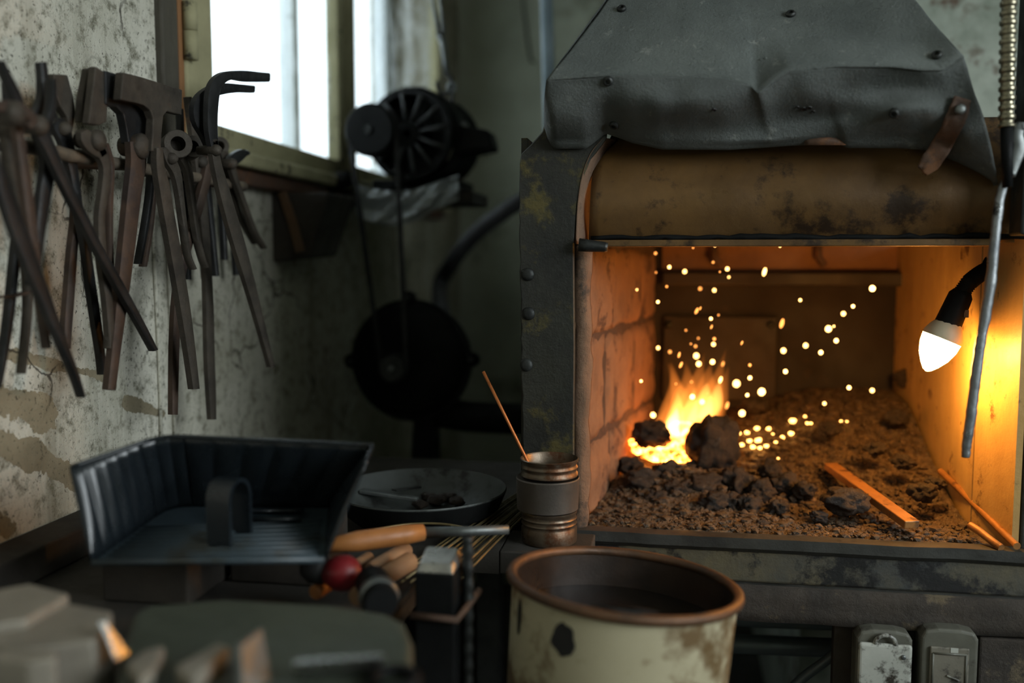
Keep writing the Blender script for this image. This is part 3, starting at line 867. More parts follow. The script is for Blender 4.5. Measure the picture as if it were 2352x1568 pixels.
for px, py, r, y in ((1470, 1030, 20, 1.555), (1500, 1044, 22, 1.545), (1545, 1042, 22, 1.55), (1560, 1052, 20, 1.54), (1530, 1052, 16, 1.53), (1580, 1058, 14, 1.52), (1600, 1056, 8, 1.5), (1455, 1016, 12, 1.56), (1575, 1030, 24, 1.57), (1545, 1015, 26, 1.60), (1510, 1020, 24, 1.60), (1600, 1000, 26, 1.62), (1567, 985, 26, 1.63)):
    tag(ember(px, py, r, y, 'ember_coal', (1.2, .8, .7)), 'red hot coal glowing at the foot of the flames', 'ember', 'hot coals under the flames')

# ---- flames
fire = thing('fire', onY(1560, 1050, 1.60), 'orange and yellow flames rising from the hot coals', 'fire')
def tongue(path, y, mat, depth=.7, name='flame_tongue'):
    rings = []
    for (x, yy, wpx) in smooth_path(path, 5):
        c = onY(x, yy, y); r = max(.0006, wpx / FPX * y)
        rings.append([c + Vector((math.cos(a) * r, math.sin(a) * r * depth, 0)) for a in [2 * math.pi * k / 14 for k in range(14)]])
    return MB().loft(rings).build(name, mat, fire, True)
tongue([(1530, 1045, 20), (1530, 1000, 34), (1545, 950, 34), (1556, 905, 26), (1552, 880, 15), (1546, 848, 6), (1540, 828, 1)], 1.60, 'flame_outer')
tongue([(1570, 1040, 30), (1575, 1000, 34), (1580, 950, 32), (1590, 910, 26), (1602, 870, 16), (1612, 835, 6), (1618, 810, 1)], 1.62, 'flame_outer')
tongue([(1600, 985, 34), (1618, 955, 38), (1630, 925, 32), (1640, 890, 22), (1652, 855, 11), (1662, 820, 4), (1668, 800, 1)], 1.64, 'flame_outer')
tongue([(1560, 950, 20), (1556, 900, 16), (1545, 860, 8), (1536, 835, 3)], 1.66, 'flame_outer')
tongue([(1560, 1000, 30), (1566, 950, 34), (1574, 910, 28), (1580, 875, 16), (1578, 850, 7), (1574, 830, 1)], 1.65, 'flame_outer')
tongue([(1600, 970, 36), (1612, 930, 34), (1622, 890, 24), (1626, 860, 12), (1632, 838, 3)], 1.66, 'flame_outer')
tongue([(1500, 1040, 22), (1506, 1000, 20), (1520, 965, 14), (1530, 940, 7), (1534, 920, 1)], 1.585, 'flame_outer')
tongue([(1640, 960, 22), (1652, 925, 20), (1660, 890, 13), (1668, 860, 6), (1674, 840, 1)], 1.66, 'flame_outer')
tongue([(1600, 970, 26), (1612, 945, 26), (1618, 915, 18), (1622, 890, 8), (1624, 878, 1)], 1.645, 'flame_inner')
tongue([(1545, 1048, 22), (1545, 1010, 24), (1548, 975, 24), (1555, 940, 16), (1558, 915, 7), (1556, 900, 1)], 1.60, 'flame_inner')
tongue([(1580, 1040, 18), (1576, 1000, 22), (1580, 960, 22), (1588, 930, 15), (1592, 905, 6), (1594, 890, 1)], 1.615, 'flame_inner')
tongue([(1620, 960, 22), (1636, 935, 22), (1645, 910, 15), (1650, 885, 6), (1654, 870, 1)], 1.64, 'flame_inner')
tongue([(1556, 1058, 14), (1548, 1040, 17), (1545, 1000, 16), (1546, 970, 15), (1552, 950, 8), (1554, 935, 1)], 1.60, 'flame_core')
tongue([(1565, 1054, 22), (1570, 1040, 24), (1570, 1020, 10), (1568, 1000, 1)], 1.57, 'flame_core')
tongue([(1475, 1036, 14), (1482, 1026, 14), (1476, 1012, 6), (1468, 1002, 1)], 1.555, 'flame_core')
tongue([(1500, 1052, 14), (1510, 1040, 16), (1506, 1026, 8), (1500, 1016, 1)], 1.55, 'flame_inner')

# ---- sparks
vs, fs = lump_mesh(1, 2, .08, (1, 1, 1), 1.0)
def spark_mesh(name, mat):
    me = bpy.data.meshes.new(name); me.from_pydata([tuple(v) for v in vs], [], fs); me.materials.append(M[mat])
    for p in me.polygons: p.use_smooth = True
    return me
sm_b, sm_d = spark_mesh('spark', 'spark_glow'), spark_mesh('spark_dim', 'spark_dim')
SPK = [(448, 47, 12, 1), (517, 116, 13, 0), (594, 138, 14, 0), (450, 143, 7, 1), (504, 213, 11, 1), (355, 229, 9, 0), (460, 290, 13, 0), (461, 520, 13, 0), (520, 540, 13, 1), (566, 555, 13, 1), (575, 605, 14, 1), (600, 432, 10, 1), (636, 20, 9, 1), (745, 10, 9, 0), (1071, 12, 10, 0), (736, 92, 11, 1), (770, 140, 9, 1), (807, 125, 14, 0), (815, 166, 10, 0), (993, 140, 16, 0), (671, 224, 13, 1), (742, 232, 13, 0), (654, 335, 14, 1), (672, 322, 10, 1), (725, 374, 13, 0), (728, 415, 11, 1), (742, 475, 13, 1), (662, 472, 10, 1), (738, 502, 14, 0), (648, 512, 12, 1), (652, 560, 18, 0), (664, 600, 17, 0), (733, 590, 17, 0), (625, 500, 9, 1), (1080, 398, 18, 1), (1172, 281, 12, 0), (1533, 223, 20, 0), (1436, 312, 14, 0), (1388, 349, 15, 0), (1313, 425, 20, 0), (1340, 412, 10, 0), (1352, 484, 16, 0), (1088, 534, 17, 0), (1199, 508, 16, 0), (1275, 543, 16, 0), (1098, 638, 16, 0), (920, 606, 13, 1), (920, 670, 15, 0), (853, 699, 22, 0), (907, 756, 14, 0), (979, 740, 23, 0), (881, 847, 20, 0), (806, 808, 15, 1), (1416, 719, 15, 0), (1532, 733, 15, 0), (1293, 798, 13, 0), (773, 680, 14, 0), (632, 765, 18, 0), (681, 790, 17, 0), (708, 747, 8, 1), (436, 856, 18, 0), (376, 686, 12, 0), (785, 600, 12, 1), (550, 700, 8, 1), (880, 495, 11, 1), (628, 690, 10, 1), (763, 356, 8, 1)]
STRK = {(993, 140), (654, 335), (672, 322), (1080, 398), (806, 808), (575, 605), (566, 555), (728, 415), (785, 600), (880, 495), (773, 680)}
for (cx, cy, r, dim) in SPK:
    px, py = 1300 + cx / 2.178, 560 + cy / 2.178
    y = random.uniform(1.50, 1.68)
    while onY(px, py, y).x < wallx(y) + .01: y -= .02
    o = bpy.data.objects.new('spark', sm_d if dim else sm_b); COL.objects.link(o)
    o.location = onY(px, py, y)
    rr = max(1.8, r / 2.178 - 2.6) / FPX * y
    st = 2.0 if (cx, cy) in STRK else 1.12
    o.scale = (rr * (.75 if st > 1.5 else 1), rr, rr * st)
    o.rotation_euler = (0, random.uniform(.15, .5) if st > 1.5 else random.uniform(-.3, .3), 0)
    tag(o, 'small glowing orange spark flying in the forge mouth', 'spark', 'sparks flying above the fire')

# ---- iron on the hearth
def bed_bar(p0, p1, wd, th, name, mat, label, cat, lift=.004, rnd=False, z0=None, z1=None):
    a = None
    def surf(px, py):
        y = FY - .01
        while y < 1.8:
            p = onY(px, py, y)
            if p.z <= bed_z(p.x, y) + lift + th: return p
            y += .003
        return onY(px, py, 1.6)
    a, b = surf(*p0), surf(*p1)
    d = (b - a).normalized(); s = d.cross(Vector((0, 0, 1))).normalized(); u = s.cross(d)
    m = MB()
    if rnd: m.tube([a, a.lerp(b, .3) + u * .001, a.lerp(b, .7), b], wd / 2, 10)
    else:
        m.hexa([a - s * wd / 2 - u * th, b - s * wd / 2 - u * th, b + s * wd / 2 - u * th, a + s * wd / 2 - u * th], [a - s * wd / 2, b - s * wd / 2, b + s * wd / 2, a + s * wd / 2])
    return tag(m.build(name, mat, None, rnd and 'auto', bevel=0 if rnd else .0015), label, cat)
bed_bar((1908, 1062), (2096, 1196), .021, .011, 'flat_bar', 'bar_stock', 'flat rusty iron bar lying on the coal', 'iron bar', .014)
bed_bar((2160, 1082), (2336, 1254), .0095, .0095, 'round_bar', 'bar_stock', 'long thin round iron rod lying beside the right cheek', 'iron rod', .014, True)
bed_bar((2228, 1206), (2300, 1258), .010, .010, 'round_bar', 'bar_stock', 'short round iron rod reaching over the hearth lip', 'iron rod', .010, True)

# ================================================================== LAMP, CONDUIT, POKER
lampY = 1.34
b0, b1 = onY(2128, 852, lampY), onY(2180, 752, lampY + .01)       # tip, socket end of the glass
lamp = thing('lamp', onY(2270, 620, lampY + .03), 'bendable work lamp with a lit candle bulb', 'lamp')
def along(pts, prof, seg=22):
    m = MB(); a, b = pts
    return m.lathe(a, (b - a), prof, seg)
t0 = onY(2127, 852, lampY); t1 = onY(2163, 778, lampY); t2 = onY(2180, 738, lampY); t3 = onY(2211, 668, lampY)
ax = (t1 - t0).normalized(); Lb = (t1 - t0).length
wb = 41 / FPX * lampY
MB().lathe(t0, ax, [(0, .001), (Lb * .05, wb * .22), (Lb * .2, wb * .46), (Lb * .45, wb * .76), (Lb * .75, wb * .95), (Lb, wb)], 24).build('bulb', 'bulb_glow', lamp, True)
Lc = (t2 - t1).length
MB().lathe(t1, ax, [(0, wb * 1.02), (Lc * .2, wb * 1.02), (Lc * .6, wb * .86), (Lc, wb * .62)], 24).build('bulb_collar', 'bulb_collar', lamp, 'auto')
Ls = (t3 - t2).length
ax2 = (t3 - t2).normalized()
so = MB().lathe(t2, ax2, [(-.004, wb * .70), (Ls * .85, wb * .62), (Ls, wb * .45)], 12).build('socket', 'cast_black', lamp, 'auto')
q = t2 + ax2 * .012 + Vector((wb * .52, -wb * .5, 0))
MB().box(q - Vector((.003, .001, .005)), q + Vector((.003, .001, .005))).build('socket_label', 'tin_band', so)
gp = [t3 - ax2 * .002] + [onY(x, y, lampY + .004 * k) for k, (x, y) in enumerate(((2226, 648), (2243, 634), (2262, 622), (2284, 612)))] + [Vector((.4175, lampY + .02, onY(2290, 608, lampY).z))]
gpath, gr = [], []
for i in range(len(gp) - 1):
    for k in range(10):
        gpath.append(gp[i].lerp(gp[i + 1], k / 10)); gr.append(.0115 if k % 2 else .0098)
MB().tube(gpath, gr, 14).build('gooseneck', 'cast_black', lamp, True)
# ribbed conduit
cy_ = 1.16
botm = onY(2312, 292, cy_); top = Vector((onY(2306, -60, cy_).x - .01, cy_ + .02, RZ - .001))
n = 1260
cd = thing('flexible_conduit', botm, 'ribbed metal flexible conduit hanging beside the hood', 'conduit')
rr0 = 17 / FPX * cy_
MB().tube([top.lerp(botm, i / n) + Vector((.002 * math.sin(i * .01), 0, 0)) for i in range(n + 1)], [rr0 * (1.0 if (i % 8) in (2, 3, 4, 5) else .80) for i in range(n + 1)], 18).build('ribbed_sleeve', 'conduit', cd, True)
e0, e1 = botm, onY(2314, 430, cy_)
MB().tube([e0, e0.lerp(e1, .5), e1], [rr0 * .75, rr0 * .7, rr0 * .6], 14).build('sleeve_end', 'cast_black', cd, True)
# hanging poker
pk = thing('poker', onY(2220, 1048, 1.17), 'hammered steel poker hanging in front of the right cheek', 'poker')
pth = [(2318, 402, 8), (2300, 440, 9), (2290, 500, 10), (2284, 560, 10), (2276, 640, 11), (2264, 720, 11), (2250, 800, 11), (2238, 890, 11), (2228, 970, 11), (2220, 1020, 10), (2218, 1050, 8)]
sp_ = smooth_path(pth, 6)
MB().tube([onY(x + wob(.6), y, 1.17) for x, y, r in sp_], [(r + wob(.7)) / FPX * 1.17 for x, y, r in sp_], 10).build('shaft', 'poker_steel', pk, True)
ht = smooth_path([(2318, 404, 11), (2328, 370, 15), (2338, 340, 16), (2334, 312, 14), (2342, 292, 12), (2358, 300, 8)], 4)
ribbon(ht, 'Y', 1.168, .012).build('handle_eye', 'steel_grey', pk, True)

# ================================================================== TONG WALL
RO = WX + .076
rack = thing('tool_rack', onX(230, 368, WX), 'iron rod rack fixed to the plaster wall, hung with tongs', 'tool rack')
rp = [onX(x, y, RO) for x, y in ((30, 332), (120, 350), (230, 370), (330, 388), (560, 428))]
MB().tube([rp[0].lerp(rp[-1], i / 30) + Vector((0, 0, wob(.0008))) for i in range(31)], .0075, 10).build('rack_rod', 'rack_iron', rack, True)
for x, y in ((60, 338), (300, 383), (548, 426)):
    c = onX(x, y, RO)
    MB().tube([c, Vector((WX - .005, c.y, c.z + .004))], .005, 8).build('rack_peg', 'hood_rust', rack, True)
def tongs(label, offs, parts, rivets=(), mats=('tong_steel', 'tong_dark'), thick=.012, grp='tongs hanging on the rod rack'):
    """parts: list of (name, path or ('poly', pts), offset index, material)"""
    allp = [p for _, path, *_ in parts for p in (path[1] if path[0] == 'poly' else path)]
    base = max(allp, key=lambda p: p[1])
    root = thing('tongs', onX(base[0], base[1], WX + offs[0]), label, 'tongs', grp)
    for name, path, k, mat in parts:
        v = WX + offs[k]
        if path[0] == 'poly':
            MB().prism([onX(x, y, v) for x, y in path[1]], (-thick * .8, 0, 0)).build(name, mat, root, bevel=.0015)
        else:
            ribbon(smooth_path([(x, y, w_ - .5 if k_ < 3 and y < 215 and x > 500 else max(min(w_, 3.2), w_ - 4.2)) for k_, (x, y, w_) in enumerate(path)], 4), 'X', v, thick * .85, chamfer=.34).build(name, mat, root, True if len(path) < 0 else 'auto')
    for x, y, r, k in rivets:
        v = WX + offs[k]
        c = onX(x, y, v); rr = r / FPX * c.length * 1.0
        MB().lathe(c + Vector((-.02, 0, 0)), (1, 0, 0), [(0, rr * .7), (.02 + thick * .5, rr), (.024 + thick * .5, rr * .9), (.028 + thick * .5, rr * .45)], 16).build('rivet', 'tong_steel', root, True)
    return root
D_, S_, R_ = 'tong_dark', 'tong_steel', 'tong_rust'
tongs('dark tongs with a rusty looped jaw and long tapered rein', (.135, .117), [
    ('jaw', [(-2, 140, 8), (10, 170, 11), (28, 208, 13), (40, 238, 13), (36, 268, 14)], 1, D_),
    ('jaw', [(-30, 246, 16), (10, 244, 18), (44, 252, 17), (70, 274, 14), (58, 292, 12)], 0, R_),
    ('rein', [(-25, 300, 14), (-10, 380, 16), (18, 470, 20), (55, 570, 20), (115, 725, 15), (165, 850, 10), (186, 912, 3)], 0, D_),
    ('rein', [(36, 285, 12), (50, 380, 14), (64, 480, 15), (78, 600, 12), (94, 710, 9), (106, 800, 5)], 1, R_)], [(22, 262, 15, 0)])
tongs('plain dark tongs with a wire link on the reins, hung close to the wall', (.075, .06), [
    ('jaw', [(14, 190, 8), (18, 240, 10), (16, 300, 12)], 0, D_),
    ('rein', [(8, 290, 8), (25, 400, 10), (48, 510, 10), (60, 620, 10), (62, 720, 9), (48, 858, 7)], 0, S_),
    ('rein', [(30, 300, 9), (42, 480, 12), (30, 620, 12), (14, 760, 11), (-8, 890, 8)], 1, D_),
    ('wire_link', [(-10, 682, 4), (30, 680, 4), (62, 670, 5)], 0, R_)], [(16, 300, 12, 0)])
tongs('tongs with narrow black jaws and a long shiny slanting rein', (.112, .094), [
    ('jaw', [(93, 143, 11), (97, 180, 12), (96, 225, 13), (86, 265, 20), (70, 290, 26)], 1, D_),
    ('jaw', [(116, 182, 8), (117, 220, 9), (112, 262, 12), (96, 300, 16)], 0, D_),
    ('rein', [(62, 282, 14), (84, 292, 20), (108, 336, 17), (150, 428, 15), (182, 490, 14), (218, 562, 13), (268, 650, 13), (318, 740, 11), (352, 804, 9)], 0, D_),
    ('rein', [(86, 305, 14), (108, 372, 17), (98, 450, 17), (88, 530, 14), (80, 600, 11), (66, 655, 8)], 1, D_)], [(78, 288, 13, 0)])
tongs('tongs with a broad flat grey jaw plate and bent reins', (.066, .052), [
    ('jaw', ('poly', [(123, 170), (156, 172), (170, 225), (174, 262), (168, 298), (160, 300), (156, 270), (140, 245), (128, 215)]), 0, S_),
    ('jaw', [(112, 200, 7), (114, 250, 9), (124, 290, 14)], 1, D_),
    ('rein', [(118, 278, 13), (134, 290, 20), (152, 335, 17), (166, 400, 13), (178, 480, 11), (194, 560, 11), (206, 650, 12), (218, 730, 12), (229, 810, 10), (233, 860, 7)], 0, D_),
    ('rein', [(150, 300, 12), (168, 400, 10), (172, 490, 10), (164, 580, 12), (156, 690, 13), (151, 760, 12), (152, 800, 6)], 1, R_)], [(136, 296, 10, 0)])
tongs('tongs with two tall box jaws and a big rivet boss', (.096, .082), [
    ('jaw', ('poly', [(204, 158), (214, 156), (208, 220), (202, 272), (188, 282), (190, 230)]), 1, S_),
    ('jaw', ('poly', [(220, 152), (247, 170), (248, 232), (246, 280), (228, 288), (204, 284), (212, 220)]), 0, S_),
    ('boss', [(186, 300, 12), (198, 318, 22), (216, 336, 24), (232, 356, 16)], 0, S_),
    ('rein', [(226, 345, 16), (240, 384, 13), (236, 440, 13), (228, 500, 12), (232, 590, 12), (244, 680, 12), (250, 770, 10), (247, 800, 6)], 0, S_),
    ('rein', [(238, 330, 9), (252, 380, 8), (249, 470, 8), (250, 590, 8), (258, 700, 8), (262, 790, 6)], 1, R_)], [(214, 322, 15, 0)])
tongs('large tongs with a wide hammer shaped plate jaw', (.118, .098), [
    ('jaw', ('poly', [(284, 166), (330, 178), (419, 206), (418, 264), (384, 256), (376, 266), (372, 305), (370, 348), (349, 348), (351, 304), (353, 274), (346, 254), (332, 242), (312, 236), (278, 229)]), 0, S_),
    ('rein', [(360, 340, 11), (362, 380, 13), (372, 430, 16), (384, 500, 16), (402, 600, 16), (422, 720, 15), (436, 820, 13), (445, 893, 11)], 0, S_),
    ('jaw', ('poly', [(242, 162), (290, 176), (330, 200), (352, 262), (346, 310), (332, 330), (296, 330), (290, 290), (284, 262), (268, 246), (243, 240)]), 1, D_),
    ('rein', [(312, 325, 24), (312, 375, 22), (302, 450, 20), (290, 560, 19), (276, 680, 17), (260, 810, 14), (250, 895, 13)], 1, R_)], [(314, 336, 19, 1)], thick=.014)
tongs('small tongs with slim reins hanging behind the hammer jawed tongs', (.05, .036), [
    ('jaw', [(352, 300, 8), (350, 350, 9), (348, 400, 11)], 0, D_),
    ('rein', [(346, 390, 8), (342, 450, 8), (330, 530, 8), (316, 606, 5)], 0, D_),
    ('rein', [(354, 396, 8), (350, 450, 8), (342, 530, 8), (328, 612, 6)], 1, R_)], [(348, 396, 8, 0)])
def eye(root, px, py, r, off, mat=S_, ln=.03):
    c = onX(px, py, WX + off); rr = r / FPX * c.length
    ax_ = Vector((.62, -.75, .05)).normalized()
    MB().lathe(c - ax_ * ln / 2, ax_, [(0, rr), (ln, rr), (ln + .001, rr * .95), (ln + .001, rr * .52), (ln * .2, rr * .45)], 20).build('jaw_eye', mat, root, 'auto')
t_ = tongs('small tongs with two rolled eye jaws', (.106, .095), [
    ('rein', [(372, 340, 8), (386, 366, 15), (402, 396, 13), (410, 440, 10), (420, 520, 8), (430, 585, 7), (443, 618, 5)], 0, S_),
    ('rein', [(414, 360, 12), (430, 392, 11), (438, 450, 9), (450, 540, 8), (462, 590, 6), (471, 614, 5)], 1, S_)], [(384, 364, 9, 0)])
eye(t_, 404, 334, 21, .106); eye(t_, 438, 340, 17, .095)
tongs('long tongs with a pointed leaf shaped jaw', (.074, .058), [
    ('jaw', [(430, 223, 4), (436, 245, 12), (446, 285, 17), (452, 330, 17), (454, 385, 13)], 0, S_),
    ('rein', [(454, 375, 14), (460, 440, 14), (467, 520, 13), (474, 620, 12), (478, 720, 13), (480, 820, 13), (484, 910, 12), (486, 963, 10)], 0, S_),
    ('rein', [(468, 380, 9), (478, 460, 9), (488, 560, 8), (495, 634, 5)], 1, D_)], [(455, 372, 10, 0)])
tongs('angled tongs with two jaws hooked over the window', (.150, .134, .083), [
    ('jaw', [(614, 178, 11), (590, 177, 12), (560, 175, 13), (528, 173, 14), (504, 182, 16), (489, 206, 17), (484, 250, 16), (484, 300, 15), (490, 345, 12)], 0, D_),
    ('rein', [(486, 320, 12), (494, 372, 13), (514, 450, 16), (544, 555, 17), (574, 660, 14), (602, 765, 11), (622, 842, 9)], 0, S_),
    ('jaw', [(579, 205, 9), (545, 203, 10), (508, 204, 13), (475, 215, 17), (456, 240, 19), (456, 275, 18), (470, 310, 13), (482, 345, 9)], 1, D_),
    ('rein', [(480, 335, 10), (474, 400, 13), (450, 490, 13), (424, 580, 13), (406, 680, 12), (400, 780, 12), (398, 870, 11), (397, 952, 10)], 2, R_)], [(486, 345, 9, 0)])
tongs('short tongs with a round ball jaw beside the window ledge', (.088, .072), [
    ('jaw', [(568, 352, 8), (556, 352, 14), (540, 362, 17), (526, 376, 14)], 0, D_),
    ('rein', [(526, 368, 11), (538, 410, 9), (558, 465, 8), (582, 530, 8), (606, 570, 6)], 0, S_),
    ('jaw', [(506, 346, 9), (514, 360, 13), (520, 385, 12)], 1, S_),
    ('rein', [(518, 376, 10), (528, 430, 9), (552, 500, 7), (585, 559, 5)], 1, S_)], [(524, 376, 9, 0)])
t_ = tongs('short straight tongs hidden behind the angled tongs', (.05, .036), [
    ('rein', [(496, 340, 8), (504, 410, 9), (510, 500, 8), (515, 597, 7)], 0, D_),
    ('rein', [(512, 345, 7), (522, 420, 8), (534, 520, 7), (542, 632, 6)], 1, D_)], [(504, 350, 9, 0)])
eye(t_, 500, 338, 15, .05)
tongs('thin tongs whose reins end behind the rolled eye tongs', (.042, .030), [
    ('jaw', [(412, 250, 7), (414, 300, 8), (412, 350, 10)], 0, D_),
    ('rein', [(410, 345, 9), (420, 450, 9), (428, 550, 8), (430, 642, 6)], 0, D_),
    ('rein', [(418, 350, 8), (446, 450, 8), (462, 540, 7), (470, 640, 5)], 1, D_)], [(412, 350, 8, 0)])

# ================================================================== MOTOR, BELT, BLOWER
my = 1.93
mc = onY(855, 300, my)
axm = Vector((.10, 1, 0)).normalized()
pr = 62 / FPX * my * 1.0
motor = thing('electric_motor', mc + Vector((.03, .15, -.12)), 'black electric motor with a finned end bell and flat pulley', 'motor')
MB().lathe(mc - axm * .018, axm, [(0, pr * .2), (0, pr * .92), (.004, pr), (.011, pr), (.017, pr * .90), (.024, pr * .90), (.030, pr), (.036, pr), (.036, pr * .3)], 40).build('pulley', 'cast_black', motor, 'auto')
MB().lathe(mc - axm * .026, axm, [(0, .008), (.008, .010), (.009, .016), (.012, .017), (.10, .012)], 18).build('shaft', 'steel_dark', motor, 'auto')
bc = mc + axm * .06 + Vector((.055, 0, 0))
br_ = 112 / FPX * 2.02
bell = MB()
bell.lathe(bc, axm, [(.018, br_ * .95), (0, br_ * .93), (0, br_ * .80), (.06, br_ * .80), (.06, br_ * .3), (0, br_ * .28), (-.006, br_ * .26), (-.006, .01)], 40, cap=False)
eb = bell.build('end_bell', 'cast_black', motor, 'auto')
s_ = axm.cross(Vector((0, 0, 1))).normalized()
for k in range(12):
    a = k * math.pi / 6 + .15
    dr = s_ * math.cos(a) + Vector((0, 0, 1)) * math.sin(a)
    MB().tube([bc + dr * br_ * .27 - axm * .001, bc + dr * br_ * .84 - axm * .001], .0045, 6).build('spoke', 'spoke_iron', eb, True)
MB().lathe(bc, axm, [(.018, br_ * .97), (.03, br_), (.06, br_), (.065, br_ * .95), (.17, br_ * .93), (.18, br_ * .99), (.20, br_ * .97), (.235, br_ * .7), (.245, br_ * .3)], 40, False).build('housing', 'cast_black', motor, 'auto')
MB().box(bc + Vector((-.03, .06, br_ * .9)), bc + Vector((.02, .13, br_ * 1.06))).build('lug', 'cast_black', motor, bevel=.004)
for dz, dx in ((-.02, .11), (.02, .115)):
    MB().lathe(bc + Vector((dx, .05, dz)), (0, -1, 0), [(0, .009), (.012, .009), (.014, .005)], 10).build('bolt', 'steel_grey', motor, True)
fb = bc + Vector((0, .12, -br_))
MB().box(fb + Vector((-.10, -.07, -.012)), fb + Vector((.10, .09, .012))).build('foot', 'cast_black', motor, bevel=.004)
j0 = bc + Vector((.09, .08, -.01))
MB().hexa([j0 + Vector((0, -.05, -.035)), j0 + Vector((.09, -.04, -.02)), j0 + Vector((.09, .04, -.02)), j0 + Vector((0, .05, -.035))], [j0 + Vector((0, -.05, .035)), j0 + Vector((.08, -.04, .02)), j0 + Vector((.08, .04, .02)), j0 + Vector((0, .05, .035))]).build('terminal_box', 'cast_black', motor, bevel=.006)
# shelf with arm and wall block under the motor
shf = thing('motor_bracket', Vector((WX, 2.0, fb.z - .2)), 'dark wooden bracket holding the motor out from the wall', 'bracket')
MB().box((WX + .01, fb.y - .08, fb.z - .042), (fb.x + .13, fb.y + .12, fb.z - .014)).build('shelf_plank', 'wood_dark', shf, bevel=.004)
yk0 = onX(624, 500, WX).y; yk1 = yk0 + .16
zk0, zk1 = onX(625, 602, WX).z, wz0 - .057
MB().hexa([(WX, yk0, zk0), (WX + .07, yk0 + .02, zk0 + .012), (WX + .07, yk1, zk0 + .012), (WX, yk1, zk0 + .01)], [(WX, yk0, zk1), (WX + .115, yk0, zk1), (WX + .115, yk1, zk1), (WX, yk1, zk1)]).build('wall_block', 'wood_dark', shf, bevel=.004)
ribbon([(648, 442, 9), (672, 510, 10), (690, 578, 10)], 'Y', yk0 - .004, .008).build('face_batten', 'batten_wood', shf)
MB().tube([onY(738, 432, 1.955), onY(772, 418, 1.958), onY(806, 408, 1.96)], [.02, .019, .018], 14).build('steel_arm', 'cast_black', shf, True)
# belt
bcx = onY(905, 845, my)
br2 = 33 / FPX * my
def circ(c, r, a0, a1, n=14):
    return [c + Vector((math.cos(a0 + (a1 - a0) * i / n) * r, 0, math.sin(a0 + (a1 - a0) * i / n) * r)) for i in range(n + 1)]
rb1 = pr * .93; rb2 = br2 * .95
dv = bcx - mc; dl = math.hypot(dv.x, dv.z); th = math.atan2(dv.z, dv.x); ph = math.acos((rb1 - rb2) / dl)
loop = circ(mc, rb1, th + ph, th + 2 * math.pi - ph, 30) + circ(bcx, rb2, th - ph, th + ph, 16)
bt = MB()
rings = []
n = len(loop)
for i, p in enumerate(loop):
    d = (loop[(i + 1) % n] - loop[i - 1]).normalized(); nn = Vector((-d.z, 0, d.x))
    rings.append([p + nn * .0045 + Vector((0, -.005, 0)), p + nn * .0045 + Vector((0, .005, 0)), p - nn * .0045 + Vector((0, .003, 0)), p - nn * .0045 + Vector((0, -.003, 0))])
rings.append(rings[0])
tag(bt.loft(rings, True, False).build('drive_belt', 'rubber', None, 'auto'), 'black rubber drive belt looped from motor pulley to blower', 'belt')
# blower
by = 1.99
cb = onY(938, 830, by)
R0 = 148 / FPX * by
blow = thing('blower', Vector((cb.x, cb.y + .05, 0)), 'round cast iron blower below the motor on a dark stand', 'blower')
MB().lathe(cb, (0, 1, 0), [(-.004, R0 * .25), (-.006, R0 * .3), (0, R0 * .80), (.012, R0 * .9), (.018, R0 * .92), (.018, R0), (.034, R0), (.034, R0 * .94), (.08, R0 * .9), (.10, R0 * .7)], 56).build('casing', 'cast_black', blow, 'auto')
for k in range(8):
    a = math.pi / 2 + k * math.pi / 4 + .03
    c = cb + Vector((math.cos(a) * R0 * 1.02, .018, math.sin(a) * R0 * 1.02))
    if k in (0, 2, 6):
        e_ = MB().lathe(c, (0, 1, 0), [(-.006, .010), (.0, .016), (.018, .016)], 14).build('ear', 'cast_black', blow, True)
        MB().lathe(c + Vector((0, -.006, 0)), (0, -1, 0), [(0, .007), (.008, .007), (.009, .004)], 6).build('bolt', 'steel_dark', e_)
MB().lathe(bcx - Vector((0, .018, 0)), (0, 1, 0), [(0, .008), (0, br2 * .9), (.004, br2), (.011, br2), (.016, br2 * .88), (.022, br2 * .88), (.028, br2), (.034, br2), (.034, .01)], 26).build('blower_pulley', 'steel_dark', blow, 'auto')
MB().lathe(bcx - Vector((0, .03, 0)), (0, 1, 0), [(0, .006), (.004, .008), (.06, .008)], 12).build('shaft', 'steel_grey', blow, True)
MB().hexa([(cb.x - .06, cb.y + .02, 0), (cb.x + .06, cb.y + .02, 0), (cb.x + .06, cb.y + .09, 0), (cb.x - .06, cb.y + .09, 0)], [(cb.x + .005, cb.y + .02, cb.z - R0 * .9), (cb.x + .05, cb.y + .02, cb.z - R0 * .9), (cb.x + .05, cb.y + .08, cb.z - R0 * .9), (cb.x + .005, cb.y + .08, cb.z - R0 * .9)]).build('stand', 'cast_black', blow, bevel=.003)
MB().tube([cb + Vector((.03, .06, -R0 * .85)), cb + Vector((.12, .06, -R0 * .95)), cb + Vector((.26, .05, -R0 * .95))], .035, 18).build('air_duct', 'cast_black', blow, True)
# hose from the wall to the forge
hp = [cb + Vector((.03, .104, .02)), cb + Vector((.03, .2, .06))] + [onY(x, y, 2.5) for x, y in ((1010, 660), (1040, 600), (1090, 540), (1150, 492), (1210, 455), (1300, 420))]
tag(MB().tube([Vector(p) for p in smooth_path([tuple(v) for v in hp], 6)], .022, 14).build('air_hose', 'rubber', None, True), 'thick black hose curving up behind the forge post', 'hose')
